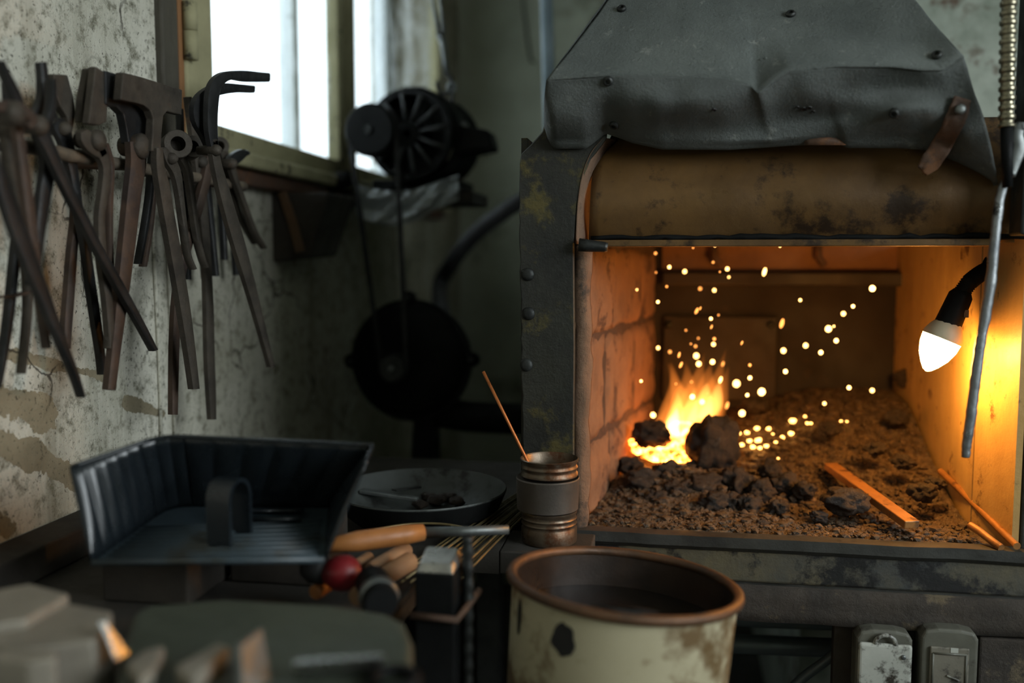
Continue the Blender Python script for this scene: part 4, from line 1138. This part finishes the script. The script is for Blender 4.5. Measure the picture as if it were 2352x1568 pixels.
# turnbuckle hanging the motor
tb = thing('turnbuckle', onY(1036, 240, 2.06), 'steel turnbuckle and hook chain holding the motor from above', 'turnbuckle')
ty = 2.06
for pa in (((985, -60), (997, 20), (1008, 88)), ((1004, -60), (1013, 20), (1020, 80))):
    MB().tube([Vector((onY(pa[0][0], -60, ty).x - .03, ty, RZ - .001))] + [onY(x, y, ty) for x, y in pa], .004, 8).build('body_bar', 'steel_grey', tb, True)
MB().tube([onY(1008, 78, ty), onY(1018, 98, ty), onY(1022, 135, ty), onY(1027, 168, ty)], [.008, .009, .006, .005], 10).build('end_screw', 'steel_grey', tb, True)
MB().tube([onY(1027 + 17 * math.sin(a) - 6, 192 - 24 * math.cos(a), ty) for a in [i * .38 for i in range(14)]], .0045, 8).build('hook', 'steel_dark', tb, True)
MB().tube([onY(1038 + 9 * math.cos(a), 200 + 10 * math.sin(a), ty) for a in [i * 2 * math.pi / 12 for i in range(13)]], .004, 8).build('eye', 'steel_grey', tb, True)
MB().tube([onY(1038, 210, ty), onY(1040, 262, ty)], .0042, 8).build('eye_shank', 'steel_dark', tb, True)
# crumpled film under the motor shelf
fr = []
for i in range(22):
    row = []
    for j in range(34):
        u, v = j / 33, i / 21
        px = 818 + 235 * u; py = 425 + (70 + 10 * math.sin(u * 5)) * v - 30 * max(0, u - .55) + 14 * math.sin(u * 4)
        row.append(onY(px, py, 1.975 + .03 * fbm((u * 5, v * 3 + u * 4, 2.), 4) + .03 * v))
    fr.append(row)
tag(MB().sheet(fr, (0, .0006, 0)).build('plastic_film', 'plastic_film', None, True), 'crumpled clear plastic film bunched below the motor', 'plastic film')
# pipe behind the hood and thin wire
pa, pb = onY(1253, -80, 2.2), onY(1264, 330, 2.2)
pa = pa + (pa - pb) * ((RZ - .001 - pa.z) / (pa.z - pb.z))
tag(MB().tube([pa, pa.lerp(pb, .5), pb, Vector((pb.x + .01, pb.y, 0))], .0150, 14).build('steel_pipe', 'pipe_paint', None, True), 'dark vertical steel pipe running up beside the hood', 'pipe')
wp = [onY(x, y, RY1 - .006) for x, y in ((1200, -40), (1204, 30), (1209, 60), (1213, 100), (1220, 138), (1228, 140))]
tag(MB().tube([Vector(p) for p in smooth_path([tuple(v) for v in wp], 5)], .004, 6).build('wall_wire', 'rubber', None, True), 'thin dark wire dangling on the back wall', 'wire')
pz = onY(1130, 725, RY1).z
tag(MB().tube([(WX + .35, RY1 - .02, pz), (.6, RY1 - .02, pz)], .016, 10).build('wall_pipe', 'pipe_paint', None, True), 'horizontal pipe low along the back wall', 'pipe')

# ================================================================== UNDER THE FORGE
for px, pyy, lab in ((1400, 1400, 'upper pale blue pipe under the hearth'), (1400, 1462, 'lower pale blue pipe under the hearth')):
    y = 1.42
    a, b = onY(1600, pyy + 12, y), onY(1930, pyy + 26, y)
    tag(MB().tube([a + (a - b) * .3, a, b, b + (b - a) * 1.5], .0145, 14).build('under_pipe', 'pipe_paint', None, True), lab, 'pipe')
cp = [onY(x, y, 1.34) for x, y in ((1780, 1620), (1840, 1560), (1890, 1522), (1925, 1496), (1950, 1490))]
tag(MB().tube([Vector(p) for p in smooth_path([tuple(v) for v in cp], 5)], .007, 10).build('power_cable', 'pipe_paint', None, True), 'grey power cable rising to the socket board', 'cable')
def socket(x0, x1, y0, label, worn):
    yb = FY + .003; yf = FY - .03
    a, b = onY(x0, y0 + 170, yf), onY(x1, y0, yf)
    root = thing('wall_socket', Vector(((a.x + b.x) / 2, yb, a.z)), label, 'socket', None)
    cx = (a.x + b.x) / 2; hw = (b.x - a.x) / 2
    zt_, zb_ = b.z, b.z - .085
    outline = [(cx - hw, zb_), (cx + hw, zb_), (cx + hw, zt_ - .012), (cx + hw * .86, zt_ - .003), (cx + hw * .4, zt_), (cx - hw * .4, zt_), (cx - hw * .86, zt_ - .003), (cx - hw, zt_ - .012)]
    MB().prism([(x, yb, z) for x, z in outline], (0, yf - yb, 0)).build('housing', 'outlet_frame', root, bevel=.004, seg=3)
    if not worn:
        lid = MB().box((cx - hw * .95, yf - .008, zb_ + .004), (cx + hw * .95, yf - .0002, zt_ - .015)).build('flip_lid', 'outlet_plastic', root, bevel=.005, seg=3)
        # finger tab arch
        arc = [Vector((cx + .0 + math.cos(t) * .0125, yf - .005, zt_ - .016 + math.sin(t) * .012)) for t in [math.pi * i / 14 for i in range(15)]]
        MB().tube(arc, .0028, 8).build('tab_rim', 'outlet_plastic', lid, True)
        for px_, pz_ in ((hw * .62, -.030), (-hw * .66, -.072)):
            MB().lathe((cx + px_, yf - .008, zt_ + pz_), (0, -1, 0), [(0, .0032), (.002, .003), (.0025, .0015)], 10).build('screw', 'steel_grey', lid, True)
    else:
        lid = MB().box((cx - hw * .70, yf - .004, zb_ + .004), (cx + hw * .66, yf - .0002, zt_ - .022)).build('flip_lid', 'outlet_worn', root, bevel=.004, seg=3)
        for (u0, v0, u1, v1) in ((-.6, -.03, .55, -.03), (-.6, -.03, -.6, -.075), (.55, -.03, .55, -.075)):
            MB().tube([(cx + hw * u0, yf - .004, zt_ + v0), (cx + hw * u1, yf - .004, zt_ + v1)], .0015, 6).build('lid_ridge', 'outlet_frame', lid, True)
        MB().tube([(cx - hw * .1, yf - .005, zt_ - .058), (cx + hw * .35, yf - .005, zt_ - .064)], .0012, 6).build('scratch_ridge', 'outlet_plastic', lid, True)
        MB().box((cx + .000, yf - .0045, zt_ - .028), (cx + .009, yf - .0035, zt_ - .022)).build('paint_fleck', 'outlet_plastic', root)
    return root
socket(1962, 2098, 1452, 'pale socket with a flip lid and finger tab', False)
socket(2110, 2250, 1450, 'grimy worn socket with a framed lid', True)

# ================================================================== BUCKET, TINS
bk = onZ(1370, 1338, .852)
bk = Vector((bk.x, bk.y, .852))
BR = 272 / FPX * bk.y
bucket = thing('bucket', (bk.x, bk.y, .45), 'cream painted rusty steel bucket filled with dark water', 'bucket')
def bl_(prof, name, mat, seg=64, cap=False, parent=bucket, smooth='auto'):
    return MB().lathe((bk.x, bk.y, .852), (0, 0, 1), prof, seg, cap).build(name, mat, parent, smooth)
body = bl_([(-.395, 0.001), (-.395, BR * .86), (-.30, BR * .885), (-.1, BR * .94), (-.006, BR * .965), (-.006, BR * .955), (-.1, BR * .93), (-.39, BR * .85)], 'wall', 'bucket_paint')
bl_([(-.003, BR * .952), (-.1, BR * .927), (-.2, BR * .9)], 'lining', 'bucket_inside')
ring = [Vector((bk.x + math.cos(a) * BR * .975, bk.y + math.sin(a) * BR * .975, .852)) for a in [2 * math.pi * i / 72 for i in range(73)]]
MB().tube(ring, .0055, 10, False).build('rim', 'bucket_rim', bucket, True)
bl_([(-.040, .001), (-.040, BR * .942)], 'water', 'quench_water', 48)
tilt = math.radians(4.0)
def on_bucket(px, py):
    # where the pixel ray meets the bucket wall
    d = ray(px, py); r = BR * .95
    a = d.x ** 2 + d.y ** 2; b = -2 * (d.x * bk.x + d.y * bk.y); c = bk.x ** 2 + bk.y ** 2 - r * r
    t = (-b - math.sqrt(b * b - 4 * a * c)) / (2 * a)
    return CAM + d * t
for (px, py, rx, rz, irr) in ((1232, 1494, .0135, .0155, .35), (1136, 1440, .004, .017, .2), (1525, 1418, .013, .004, .3), (1360, 1416, .03, .003, .3)):
    c = on_bucket(px, py); n = Vector((c.x - bk.x, c.y - bk.y, 0)).normalized(); u = Vector((-n.y, n.x, 0))
    poly = []
    for i in range(22):
        a = 2 * math.pi * i / 22; k = 1 + irr * noise.noise(Vector((math.cos(a) * 1.6, math.sin(a) * 1.6, px)))
        q = c + u * math.cos(a) * rx * k + Vector((0, 0, math.sin(a) * rz * k))
        rad = Vector((q.x - bk.x, q.y - bk.y, 0)); f = BR * (.965 + .24 * min(0, (q.z - .846)) / 1.0 * .27 / BR * .1)
        s_q = rad.normalized() * (BR * (.965 - (.846 - q.z) * .25) + .0006)
        poly.append(Vector((bk.x + s_q.x, bk.y + s_q.y, q.z)))
    MB().prism(poly, n * .0008).build('tar_spot', 'tar_spot', bucket)
bucket.rotation_euler = (math.radians(-3.4), math.radians(4.2), 0)
bucket.location.y -= .022; bucket.location.z += .004
# stool that carries the bucket
st = thing('bucket_stand', (bk.x, bk.y, 0), 'dark wooden block under the water bucket', 'stand')
MB().lathe((bk.x, bk.y, 0), (0, 0, 1), [(0, .135), (.42, .13), (.43, .125)], 28).build('log', 'wood_dark', st, 'auto')
# tins
tcx = onY(1261, 1255, 1.195)
BZ = onY(1258, 1258, 1.16).z
tr1 = 66 / FPX * 1.19
def can(cx, cy, z0, prof, name, label, mat='tin', seg=44):
    root = thing('tin_can', (cx, cy, z0), label, 'tin can')
    MB().lathe((cx, cy, z0), (0, 0, 1), prof, seg, True).build(name, mat, root, 'auto')
    return root
rib = lambda z, r: [(z - .0035, r), (z - .0017, r * .965), (z + .0017, r * .965), (z + .0035, r)]
hz = lambda py: onY(1261, py, 1.195 - tr1).z - BZ
c1 = can(tcx.x, 1.195, BZ, [(0, tr1 * .9), (0, tr1 * .985), (.003, tr1)] + rib(hz(1222), tr1) + rib(hz(1210), tr1) + rib(hz(1198), tr1) + [(hz(1186), tr1)], 'body', 'rusty ribbed tin can with a wide collar standing behind the bucket')
hb0, hb1 = hz(1184), hz(1112)
MB().lathe((tcx.x - .002, 1.195, BZ), (0, 0, 1), [(hb0, tr1), (hb0 + .001, tr1 * 1.10), (hb1 - .004, tr1 * 1.12), (hb1, tr1 * 1.14), (hb1 + .0015, tr1 * 1.11), (hb1, tr1 * 1.06)], 44).build('collar', 'tin_band', c1, 'auto')
zt0 = BZ + hz(1110); ht_ = onY(1261, 1052, 1.195).z - zt0
tr2 = tr1 * 1.02
c2 = thing('tin_can', (tcx.x, 1.195, zt0), 'smaller sooty tin can standing in the collared can', 'tin can')
MB().lathe((tcx.x, 1.195, zt0), (0, 0, 1), [(.003, .001), (.003, tr2 * .97), (.003, tr2)] + rib(.010, tr2) + rib(.018, tr2) + [(ht_ - .003, tr2), (ht_, tr2 * 1.03), (ht_ + .001, tr2), (ht_ - .002, tr2 * .95), (.006, tr2 * .93), (.006, .001)], 44, False).build('body', 'tin', c2, 'auto')
w0, w1 = onY(1110, 853, 1.20), onY(1212, 1060, 1.18)
tag(MB().tube([w0, w0.lerp(w1, .5), w1, w1 + (w1 - w0) * .12], .0021, 8).build('copper_rod', 'copper', None, True), 'thin copper rod leaning out of the sooty tin can', 'rod')

# ================================================================== BENCH
ZB = BZ - .001
bench = thing('workbench', (-.48, 1.1, 0), 'low dark steel workbench piled with tools', 'workbench')
MB().box((WX + .005, .50, ZB - .03), (-.285, 1.14, ZB)).build('top', 'bench_top', bench)
MB().box((WX + .005, 1.1405, ZB - .03), (-.21, 1.66, ZB)).build('top', 'bench_top', bench)
MB().box((-.209, 1.1405, ZB - .03), (-.095, 1.235, ZB)).build('shelf', 'bench_top', bench, bevel=.002)
for x in (WX + .03, -.33):
    for y in (.56, 1.58):
        MB().box((x, y, 0), (x + .04, y + .04, ZB - .03)).build('leg', 'steel_dark', bench)
# angle iron ledge along the wall
a0, a1 = onX(0, 1262, WX + .02), onX(195, 1188, WX + .02)
dyl = (a1 - a0)
tag(MB().hexa([(WX + .002, a0.y - .35, ZB + .001), (WX + .05, a0.y - .35, ZB + .001), (WX + .05, a1.y + .1, ZB + .001), (WX + .002, a1.y + .1, ZB + .001)],
              [(WX + .002, a0.y - .35, a0.z), (WX + .05, a0.y - .35, a0.z - .004), (WX + .05, a1.y + .1, a0.z - .004), (WX + .002, a1.y + .1, a0.z)]).build('wall_beam', 'wood_dark', None, bevel=.003), 'dark beam lying along the foot of the plaster wall', 'beam')
# ---- frying pan
pc = onZ(966, 1120, ZB + .048)
PR = 168 / FPX * pc.length * .985
pan = thing('frying_pan', (pc.x, pc.y, ZB), 'old round frying pan full of iron scraps', 'pan')
MB().lathe((pc.x, pc.y, ZB), (0, 0, 1), [(.001, .001), (.001, PR * .68), (.006, PR * .75), (.025, PR * .92), (.047, PR), (.049, PR * .995), (.047, PR * .98), (.026, PR * .90), (.009, PR * .73), (.005, PR * .6), (.005, .001)], 56, False).build('bowl', 'pan_inside', pan, 'auto')
MB().lathe((pc.x, pc.y, ZB), (0, 0, 1), [(.046, PR * 1.003), (.024, PR * .928), (.006, PR * .757), (.002, PR * .70)], 56, False).build('soot_crust', 'cast_black', pan, True)
def scrap(name, pts, w_, t_, mat, label, cat='scrap', grp=None):
    a, b = Vector(pts[0]), Vector(pts[1]); d = (b - a).normalized(); s = d.cross(Vector((0, 0, 1))).normalized() * w_ / 2; u = Vector((0, 0, t_))
    return tag(MB().hexa([a - s, b - s * .6, b + s * .6, a + s], [a - s + u, b - s * .6 + u, b + s * .6 + u, a + s + u]).build(name, mat, None, bevel=.001), label, cat, grp)
zp = ZB + .007
scrap('iron_strip', (onZ(830, 1130, zp + .02), onZ(960, 1150, zp + .012)), .018, .005, 'steel_grey', 'broad worn iron strip lying in the frying pan')
scrap('file_tang', (onZ(905, 1128, zp + .025), onZ(965, 1120, zp + .02)), .012, .003, 'steel_dark', 'dark pointed file tang lying in the frying pan')
for px, py in ((985, 1140), (1010, 1146), (1032, 1140), (998, 1150), (1050, 1150), (965, 1158)):
    c = onZ(px, py, zp + .008); vs2, fs2 = lump_mesh(.011, 2, .4, (1.2, .8, .6), px * .1)
    tag(MB().add([v + c for v in vs2], fs2).build('cinder', 'coal_lump', None, True, fix=False), 'small cinder lying in the frying pan', 'cinder', 'cinders in the frying pan')
# ---- bundle of welding wires
for k in range(14):
    ox = k * 7 - 40
    a = onZ(1205 + ox * .25, 1128 + k * 3.2, ZB + .012 + .0025 * (k % 3)); b = onZ(960 + ox * 1.5, 1330 + k * 2.2 + wob(8), ZB + .012 + .0025 * (k % 4))
    tag(MB().tube([a, a.lerp(b, .5) + Vector((0, 0, .002)), b], .0014, 6).build('welding_wire', 'weld_wire', None, True), 'thin straight welding wire in the bundle beside the tins', 'wire', 'welding wires on the bench')
lw = [(860, 1216), (930, 1204), (1000, 1202), (1060, 1210), (1110, 1226)]
tag(MB().tube([Vector(p) for p in smooth_path([tuple(onZ(x, y, ZB + .03)) for x, y in lw], 5)], .0018, 6).build('bent_wire', 'weld_wire', None, True), 'bent loose wire arching below the frying pan', 'wire')
# ---- tool with wooden handle and steel shank
tz = ZB + .055
tool = thing('chisel', onZ(960, 1228, tz) - Vector((0, 0, .02)), 'long steel tool with an orange wooden handle', 'chisel')
ha, hb_ = onZ(752, 1252, tz), onZ(972, 1222, tz)
MB().tube([ha, ha.lerp(hb_, .3), ha.lerp(hb_, .8), hb_], [.008, .0115, .0115, .0095], 14).build('handle', 'wood_handle', tool, True)
s0, s1 = onZ(968, 1223, tz), onZ(1168, 1216, tz)
MB().tube([s0, s0.lerp(s1, .5), s1], [.0065, .006, .0055], 12).build('shank', 'steel_grey', tool, True)
# ---- more handles
def rod_thing(name, p0, p1, z0, z1, r, mat, label, cat, r2=None, grp=None):
    a, b = onZ(p0[0], p0[1], z0), onZ(p1[0], p1[1], z1)
    return tag(MB().tube([a, a.lerp(b, .06), a.lerp(b, .5), a.lerp(b, .94), b], [r * .8, r, r, r2 or r, (r2 or r) * .8], 14).build(name, mat, None, 'auto'), label, cat, grp)
rod_thing('hammer_handle', (850, 1310), (935, 1262), ZB + .022, ZB + .024, .010, 'wood_pale', 'pale wooden handle lying under the long chisel', 'handle')
rod_thing('hammer_handle', (880, 1325), (946, 1286), ZB + .024, ZB + .030, .011, 'wood_pale', 'thicker pale wooden handle beside the red knob', 'handle')
rod_thing('hammer_handle', (818, 1372), (862, 1340), ZB + .028, ZB + .028, .010, 'wood_pale', 'short wooden handle end below the red knob', 'handle')
rod_thing('hammer_handle', (722, 1362), (758, 1338), ZB + .024, ZB + .026, .008, 'wood_handle', 'small orange handle stub under the tray corner', 'handle')
rod_thing('hammer_handle', (818, 1300), (850, 1280), ZB + .020, ZB + .022, .008, 'wood_pale', 'thin pale handle tip touching the red knob', 'handle')
# red knob
rk = onZ(800, 1316, ZB + .046)
kn = thing('knob_handle', rk - Vector((0, 0, .04)), 'round red painted knob with a dark cap', 'knob')
MB().lathe(rk + Vector((-.012, 0, 0)), (1, -.25, .05), [(-.016, .004), (-.012, .012), (0, .018), (.010, .0188), (.019, .0155), (.025, .008), (.027, .002)], 24).build('ball', 'red_paint', kn, True)
MB().lathe(rk + Vector((-.030, .004, .002)), (1, -.25, .05), [(-.02, .012), (-.012, .0165), (.002, .016), (.01, .012)], 20).build('cap', 'rubber', kn, True)
# dark roller
ra, rb_ = onZ(812, 1356, ZB + .045), onZ(885, 1378, ZB + .045)
dax = (Vector((.5, -1, 0))).normalized()
ro = onZ(876, 1384, ZB + .045)
rol = thing('roller', ro - Vector((0, 0, .03)), 'dark steel roller with a worn end ring', 'roller')
MB().lathe(ro, -dax, [(-.002, .008), (-.002, .0155), (.002, .017), (.06, .017), (.062, .012)], 26).build('drum', 'cast_black', rol, 'auto')
MB().lathe(ro, -dax, [(.010, .0172), (.012, .0195), (.020, .0195), (.022, .0172)], 26, False).build('ring', 'steel_grey', rol, True)
# ---- plastic tray
zf = ZB + .072
def V3(px, py, z): return onZ(px, py, z)
tray = thing('plastic_tray', (V3(480, 1230, zf).x, V3(480, 1230, zf).y, zf), 'black ribbed plastic scoop tray with an upright loop handle', 'tray')
FLb, FRb = V3(212, 1292, zf), V3(745, 1285, zf)
BLb, BRb = V3(392, 1163, zf + .020), V3(752, 1166, zf + .020)
# rim points: height above floor
RH = .092
FLt, FRt = V3(163, 1072, zf + RH), V3(838, 1066, zf + RH)
BLt, BRt = V3(372, 1000, zf + RH + .02), V3(856, 1022, zf + RH + .012)
def wall(p0b, p1b, p0t, p1t, flutes, name, inward):
    g = []
    nfl = 60
    for i in range(10):
        t = i / 9; row = []
        for j in range(nfl + 1):
            s = j / nfl
            b = p0b.lerp(p1b, s); tt = p0t.lerp(p1t, s)
            p = b.lerp(tt, t)
            fl_ = .0045 * (abs(math.sin(s * flutes * math.pi)) ** .6) * math.sin(math.pi * min(1, t * 1.05)) ** .5 if flutes else 0
            p = p + inward * fl_
            row.append(p)
        g.append(row)
    nrm = inward.normalized() * -.0022
    return MB().sheet(g, nrm).build(name, 'plastic_black', tray, True)
inb = (FLb.lerp(FRb, .5) - BLb.lerp(BRb, .5)).normalized(); inl = Vector((-inb.y, inb.x, 0))
if inl.dot(FRb - FLb) < 0: inl = -inl
# rounded back-left corner: a column between the left and back walls
def corner(pL0, pB0, pB1, n=8):
    return [pL0.lerp(pB0, i / n).lerp(pB0.lerp(pB1, i / n), i / n) for i in range(n + 1)]
Lc_b, Bc_b = FLb.lerp(BLb, .80), BLb.lerp(BRb, .14)
Lc_t, Bc_t = FLt.lerp(BLt, .74), BLt.lerp(BRt, .10)
wall(FLb, Lc_b, FLt, Lc_t, 6, 'left_wall', inl)
wall(Bc_b, BRb, Bc_t, BRt, 6, 'back_wall', inb)
cb_, ct_ = corner(Lc_b, BLb, Bc_b), corner(Lc_t, BLt, Bc_t)
g = []
for i in range(10):
    t = i / 9; row = []
    for k in range(49):
        f = k / 48 * 8; a = min(7, int(f)); u = f - a
        p = cb_[a].lerp(cb_[a + 1], u).lerp(ct_[a].lerp(ct_[a + 1], u), t)
        p += (inb + inl).normalized() * .004 * abs(math.sin(k / 48 * 3 * math.pi)) ** .6 * math.sin(math.pi * min(1, t * 1.05)) ** .5
        row.append(p)
    g.append(row)
MB().sheet(g, -(inb + inl).normalized() * .0022).build('corner_wall', 'plastic_black', tray, True)
wall(BRb, FRb, BRt, FRt, 5, 'right_wall', -inl)
# rolled rim
rimp = [FLt.lerp(Lc_t, i / 8) for i in range(9)] + ct_[1:] + [Bc_t.lerp(BRt, i / 8) for i in range(1, 9)] + [BRt.lerp(FRt, i / 6) for i in range(1, 7)]
MB().tube(rimp, .0024, 8).build('rim', 'plastic_black', tray, True)
# floor with ribs
poly = [FLb.lerp(Lc_b, i / 6) for i in range(7)] + cb_[1:] + [Bc_b.lerp(BRb, i / 6) for i in range(1, 7)] + [BRb.lerp(FRb, i / 4) for i in range(1, 5)]
fl_o = MB().prism([p for p in poly], (0, 0, -.003)).build('floor', 'plastic_lit', tray)
for k in range(9):
    t = .05 + k * .085
    a = FLb.lerp(Lc_b, t).lerp(FRb.lerp(BRb, t), .03); b = FLb.lerp(Lc_b, t).lerp(FRb.lerp(BRb, t), .97)
    MB().tube([a + Vector((0, 0, .0004)), b + Vector((0, 0, .0004))], .0022, 6).build('floor_rib', 'plastic_lit', fl_o, True)
MB().tube([FLb, FLb.lerp(FRb, .5), FRb], .0035, 8).build('front_lip', 'plastic_lit', tray, True)
MB().tube([V3(560, 1192, zf + .019), V3(690, 1192, zf + .019), V3(694, 1172, zf + .022), V3(570, 1172, zf + .022), V3(560, 1192, zf + .019)], .003, 6).build('slot_frame', 'plastic_black', fl_o, True)
# loop handle
hx0, hx1 = V3(505, 1262, zf + .002), V3(552, 1240, zf + .002)
hr = []
cen = hx0.lerp(hx1, .5); hwid = (hx1 - hx0) * .5
htop = onY(520, 1100, cen.y).z - cen.z
path = []
for i in range(25):
    a = math.pi * i / 24
    path.append(cen - hwid * math.cos(a) * 1.0 + Vector((0, 0, (htop - .02) + .02 * math.sin(a))))
path = [hx0, hx0 + Vector((0, 0, (htop - .02) * .5))] + path + [hx1 + Vector((0, 0, (htop - .02) * .5)), hx1]
sd = Vector((1, -.15, 0)).normalized() * .0125
hd = Vector((hwid.y, -hwid.x, 0)).normalized()
rings = []
for i, p in enumerate(path):
    d = (path[min(i + 1, len(path) - 1)] - path[max(i - 1, 0)]).normalized()
    wv = d.cross(hwid.cross(Vector((0, 0, 1)))).normalized() * .0022
    dv_ = hwid.cross(Vector((0, 0, 1))).normalized() * .014
    rings.append([p - wv - dv_, p + wv - dv_, p + wv + dv_, p - wv + dv_])
MB().loft(rings).build('loop_handle', 'plastic_black', tray, 'auto')
# blocks that carry the tray
for (p, sx, sy, lab) in ((V3(330, 1300, zf - .03), .05, .05, 'dark wooden block under the left end of the tray'), (V3(620, 1240, zf - .02), .05, .06, 'dark wooden block under the middle of the tray')):
    c = V3(p.x, p.y, ZB) if False else Vector((p.x, p.y, ZB))
    tag(MB().box((p.x - sx, p.y + .0, ZB + .0005), (p.x + sx, p.y + sy * 2, zf - .0045)).build('support_block', 'wood_dark', None, bevel=.003), lab, 'block')
# ---- foreground: olive steel chest, blocks, post, rebar
ZO = ZB + .060
ol = [onZ(x, y, ZO) for x, y in ((306, 1400), (345, 1386), (520, 1372), (760, 1385), (890, 1405), (930, 1425), (948, 1465), (950, 1560), (940, 1700), (250, 1700), (276, 1500))]
tag(MB().prism(ol, (0, 0, -(ZO - ZB - .0005))).build('steel_chest', 'olive_steel', None, bevel=.008, seg=3), 'low olive steel chest with a rounded lid edge', 'chest')
def zblock(poly, z, h, name, mat, label, cat, bev=.003):
    return tag(MB().prism([onZ(x, y, z) for x, y in poly], (0, 0, -h)).build(name, mat, None, bevel=bev), label, cat)
zblock([(-60, 1362), (70, 1338), (160, 1362), (60, 1420), (-60, 1440)], ZO + .028, .086, 'iron_block', 'block_steel', 'worn iron block nearest the plaster wall', 'block')
zblock([(-60, 1470), (60, 1425), (150, 1382), (258, 1402), (252, 1440), (215, 1470), (60, 1490)], ZO + .020, .078, 'iron_block', 'block_steel', 'chipped iron block with an overhanging end', 'block')
zblock([(-60, 1500), (20, 1488), (130, 1490), (128, 1510), (64, 1520), (-60, 1506)], ZO + .022, .080, 'iron_block', 'block_steel', 'narrow iron block standing before the chipped block', 'block')
# bright bent plate
def zplate(pts, name, mat, label, cat, th=.004):
    """pts: quad corners (px, py, z)"""
    q = [onZ(x, y, z) for x, y, z in pts]
    n = (q[1] - q[0]).cross(q[3] - q[0]).normalized()
    return tag(MB().prism(q, n * th).build(name, mat, None, bevel=.001), label, cat)
zplate([(222, 1425, ZO + .034), (246, 1428, ZO + .032), (300, 1500, ZO + .003), (268, 1520, ZO + .003)], 'bent_plate', 'steel_bright', 'bright bent steel plate leaning on the iron blocks', 'plate', .005)
zblock([(290, 1520), (330, 1490), (380, 1480), (352, 1540), (320, 1560)], ZO + .012, .0115, 'v_block', 'block_steel', 'small rusty steel block in the middle of the chest', 'block')
zblock([(400, 1528), (500, 1472), (530, 1482), (440, 1560)], ZO + .014, .0135, 'steel_bar', 'block_steel', 'slanting square steel bar on the chest', 'bar')
zplate([(552, 1478, ZO + .030), (604, 1440, ZO + .030), (624, 1560, ZO + .001), (560, 1600, ZO + .001)], 'angle_plate', 'steel_grey', 'upright angle plate with a rusty top edge', 'plate', .006)
tag(MB().hexa([onZ(680, 1560, ZO + .0005), onZ(880, 1540, ZO + .0005), onZ(880, 1530, ZO + .0005), onZ(680, 1548, ZO + .0005)], [onZ(672, 1524, ZO + .022), onZ(884, 1508, ZO + .022), onZ(880, 1500, ZO + .022), onZ(676, 1513, ZO + .022)]).build('ground_bar', 'steel_bright', None, bevel=.001), 'steel bar with a bright ground top edge', 'bar')
rc = onZ(905, 1560, ZO + .004)
tag(MB().tube([rc + Vector((math.cos(a) * .016, math.sin(a) * .016, 0)) for a in [i * 2 * math.pi / 24 for i in range(25)]], .0045, 8, False).build('iron_ring', 'cast_black', None, True), 'dark iron ring lying at the edge of the chest', 'ring')
# square post with chamfered bright head, strap, rebar
PY = .90
pz0 = .45
q0, q1 = onY(952, 1310, PY), onY(1042, 1310, PY)
hwp = (q1.x - q0.x) / 2; pcx = (q0.x + q1.x) / 2
postt = thing('vise_post', (pcx, PY + hwp, 0), 'square dark steel post with a bright chamfered head', 'post')
ztp = onY(1000, 1318, PY).z
MB().box((pcx - hwp, PY, 0), (pcx + hwp, PY + 2 * hwp, ztp)).build('shaft', 'cast_black', postt, bevel=.002)
MB().hexa([(pcx - hwp, PY, ztp + .0002), (pcx + hwp, PY, ztp + .0002), (pcx + hwp, PY + 2 * hwp, ztp + .0002), (pcx - hwp, PY + 2 * hwp, ztp + .0002)], [(pcx - hwp * .8, PY + .006, ztp + .009), (pcx + hwp * .8, PY + .006, ztp + .009), (pcx + hwp * .9, PY + 2 * hwp, ztp + .016), (pcx - hwp * .9, PY + 2 * hwp, ztp + .016)]).build('head', 'steel_bright', postt, bevel=.002)
zs = onY(1000, 1412, PY).z
MB().tube([(pcx - hwp - .004, PY - .004, zs), (pcx + hwp + .004, PY - .004, zs - .002), (pcx + hwp + .012, PY + .03, zs + .006), (pcx + hwp + .016, PY + .05, zs + .01)], .004, 8).build('strap', 'hood_rust', postt, True)
rx = onY(1072, 1400, .93)
n = 140
tag(MB().tube([Vector((rx.x + .00001 * i, .93, .3 + (onY(1072, 1232, .93).z - .3) * i / n)) for i in range(n + 1)], [.0066 * (1.0 if i % 4 < 2 else .84) for i in range(n + 1)], 12).build('rebar_rod', 'steel_dark', None, True), 'upright ribbed reinforcing rod beside the post', 'rod')
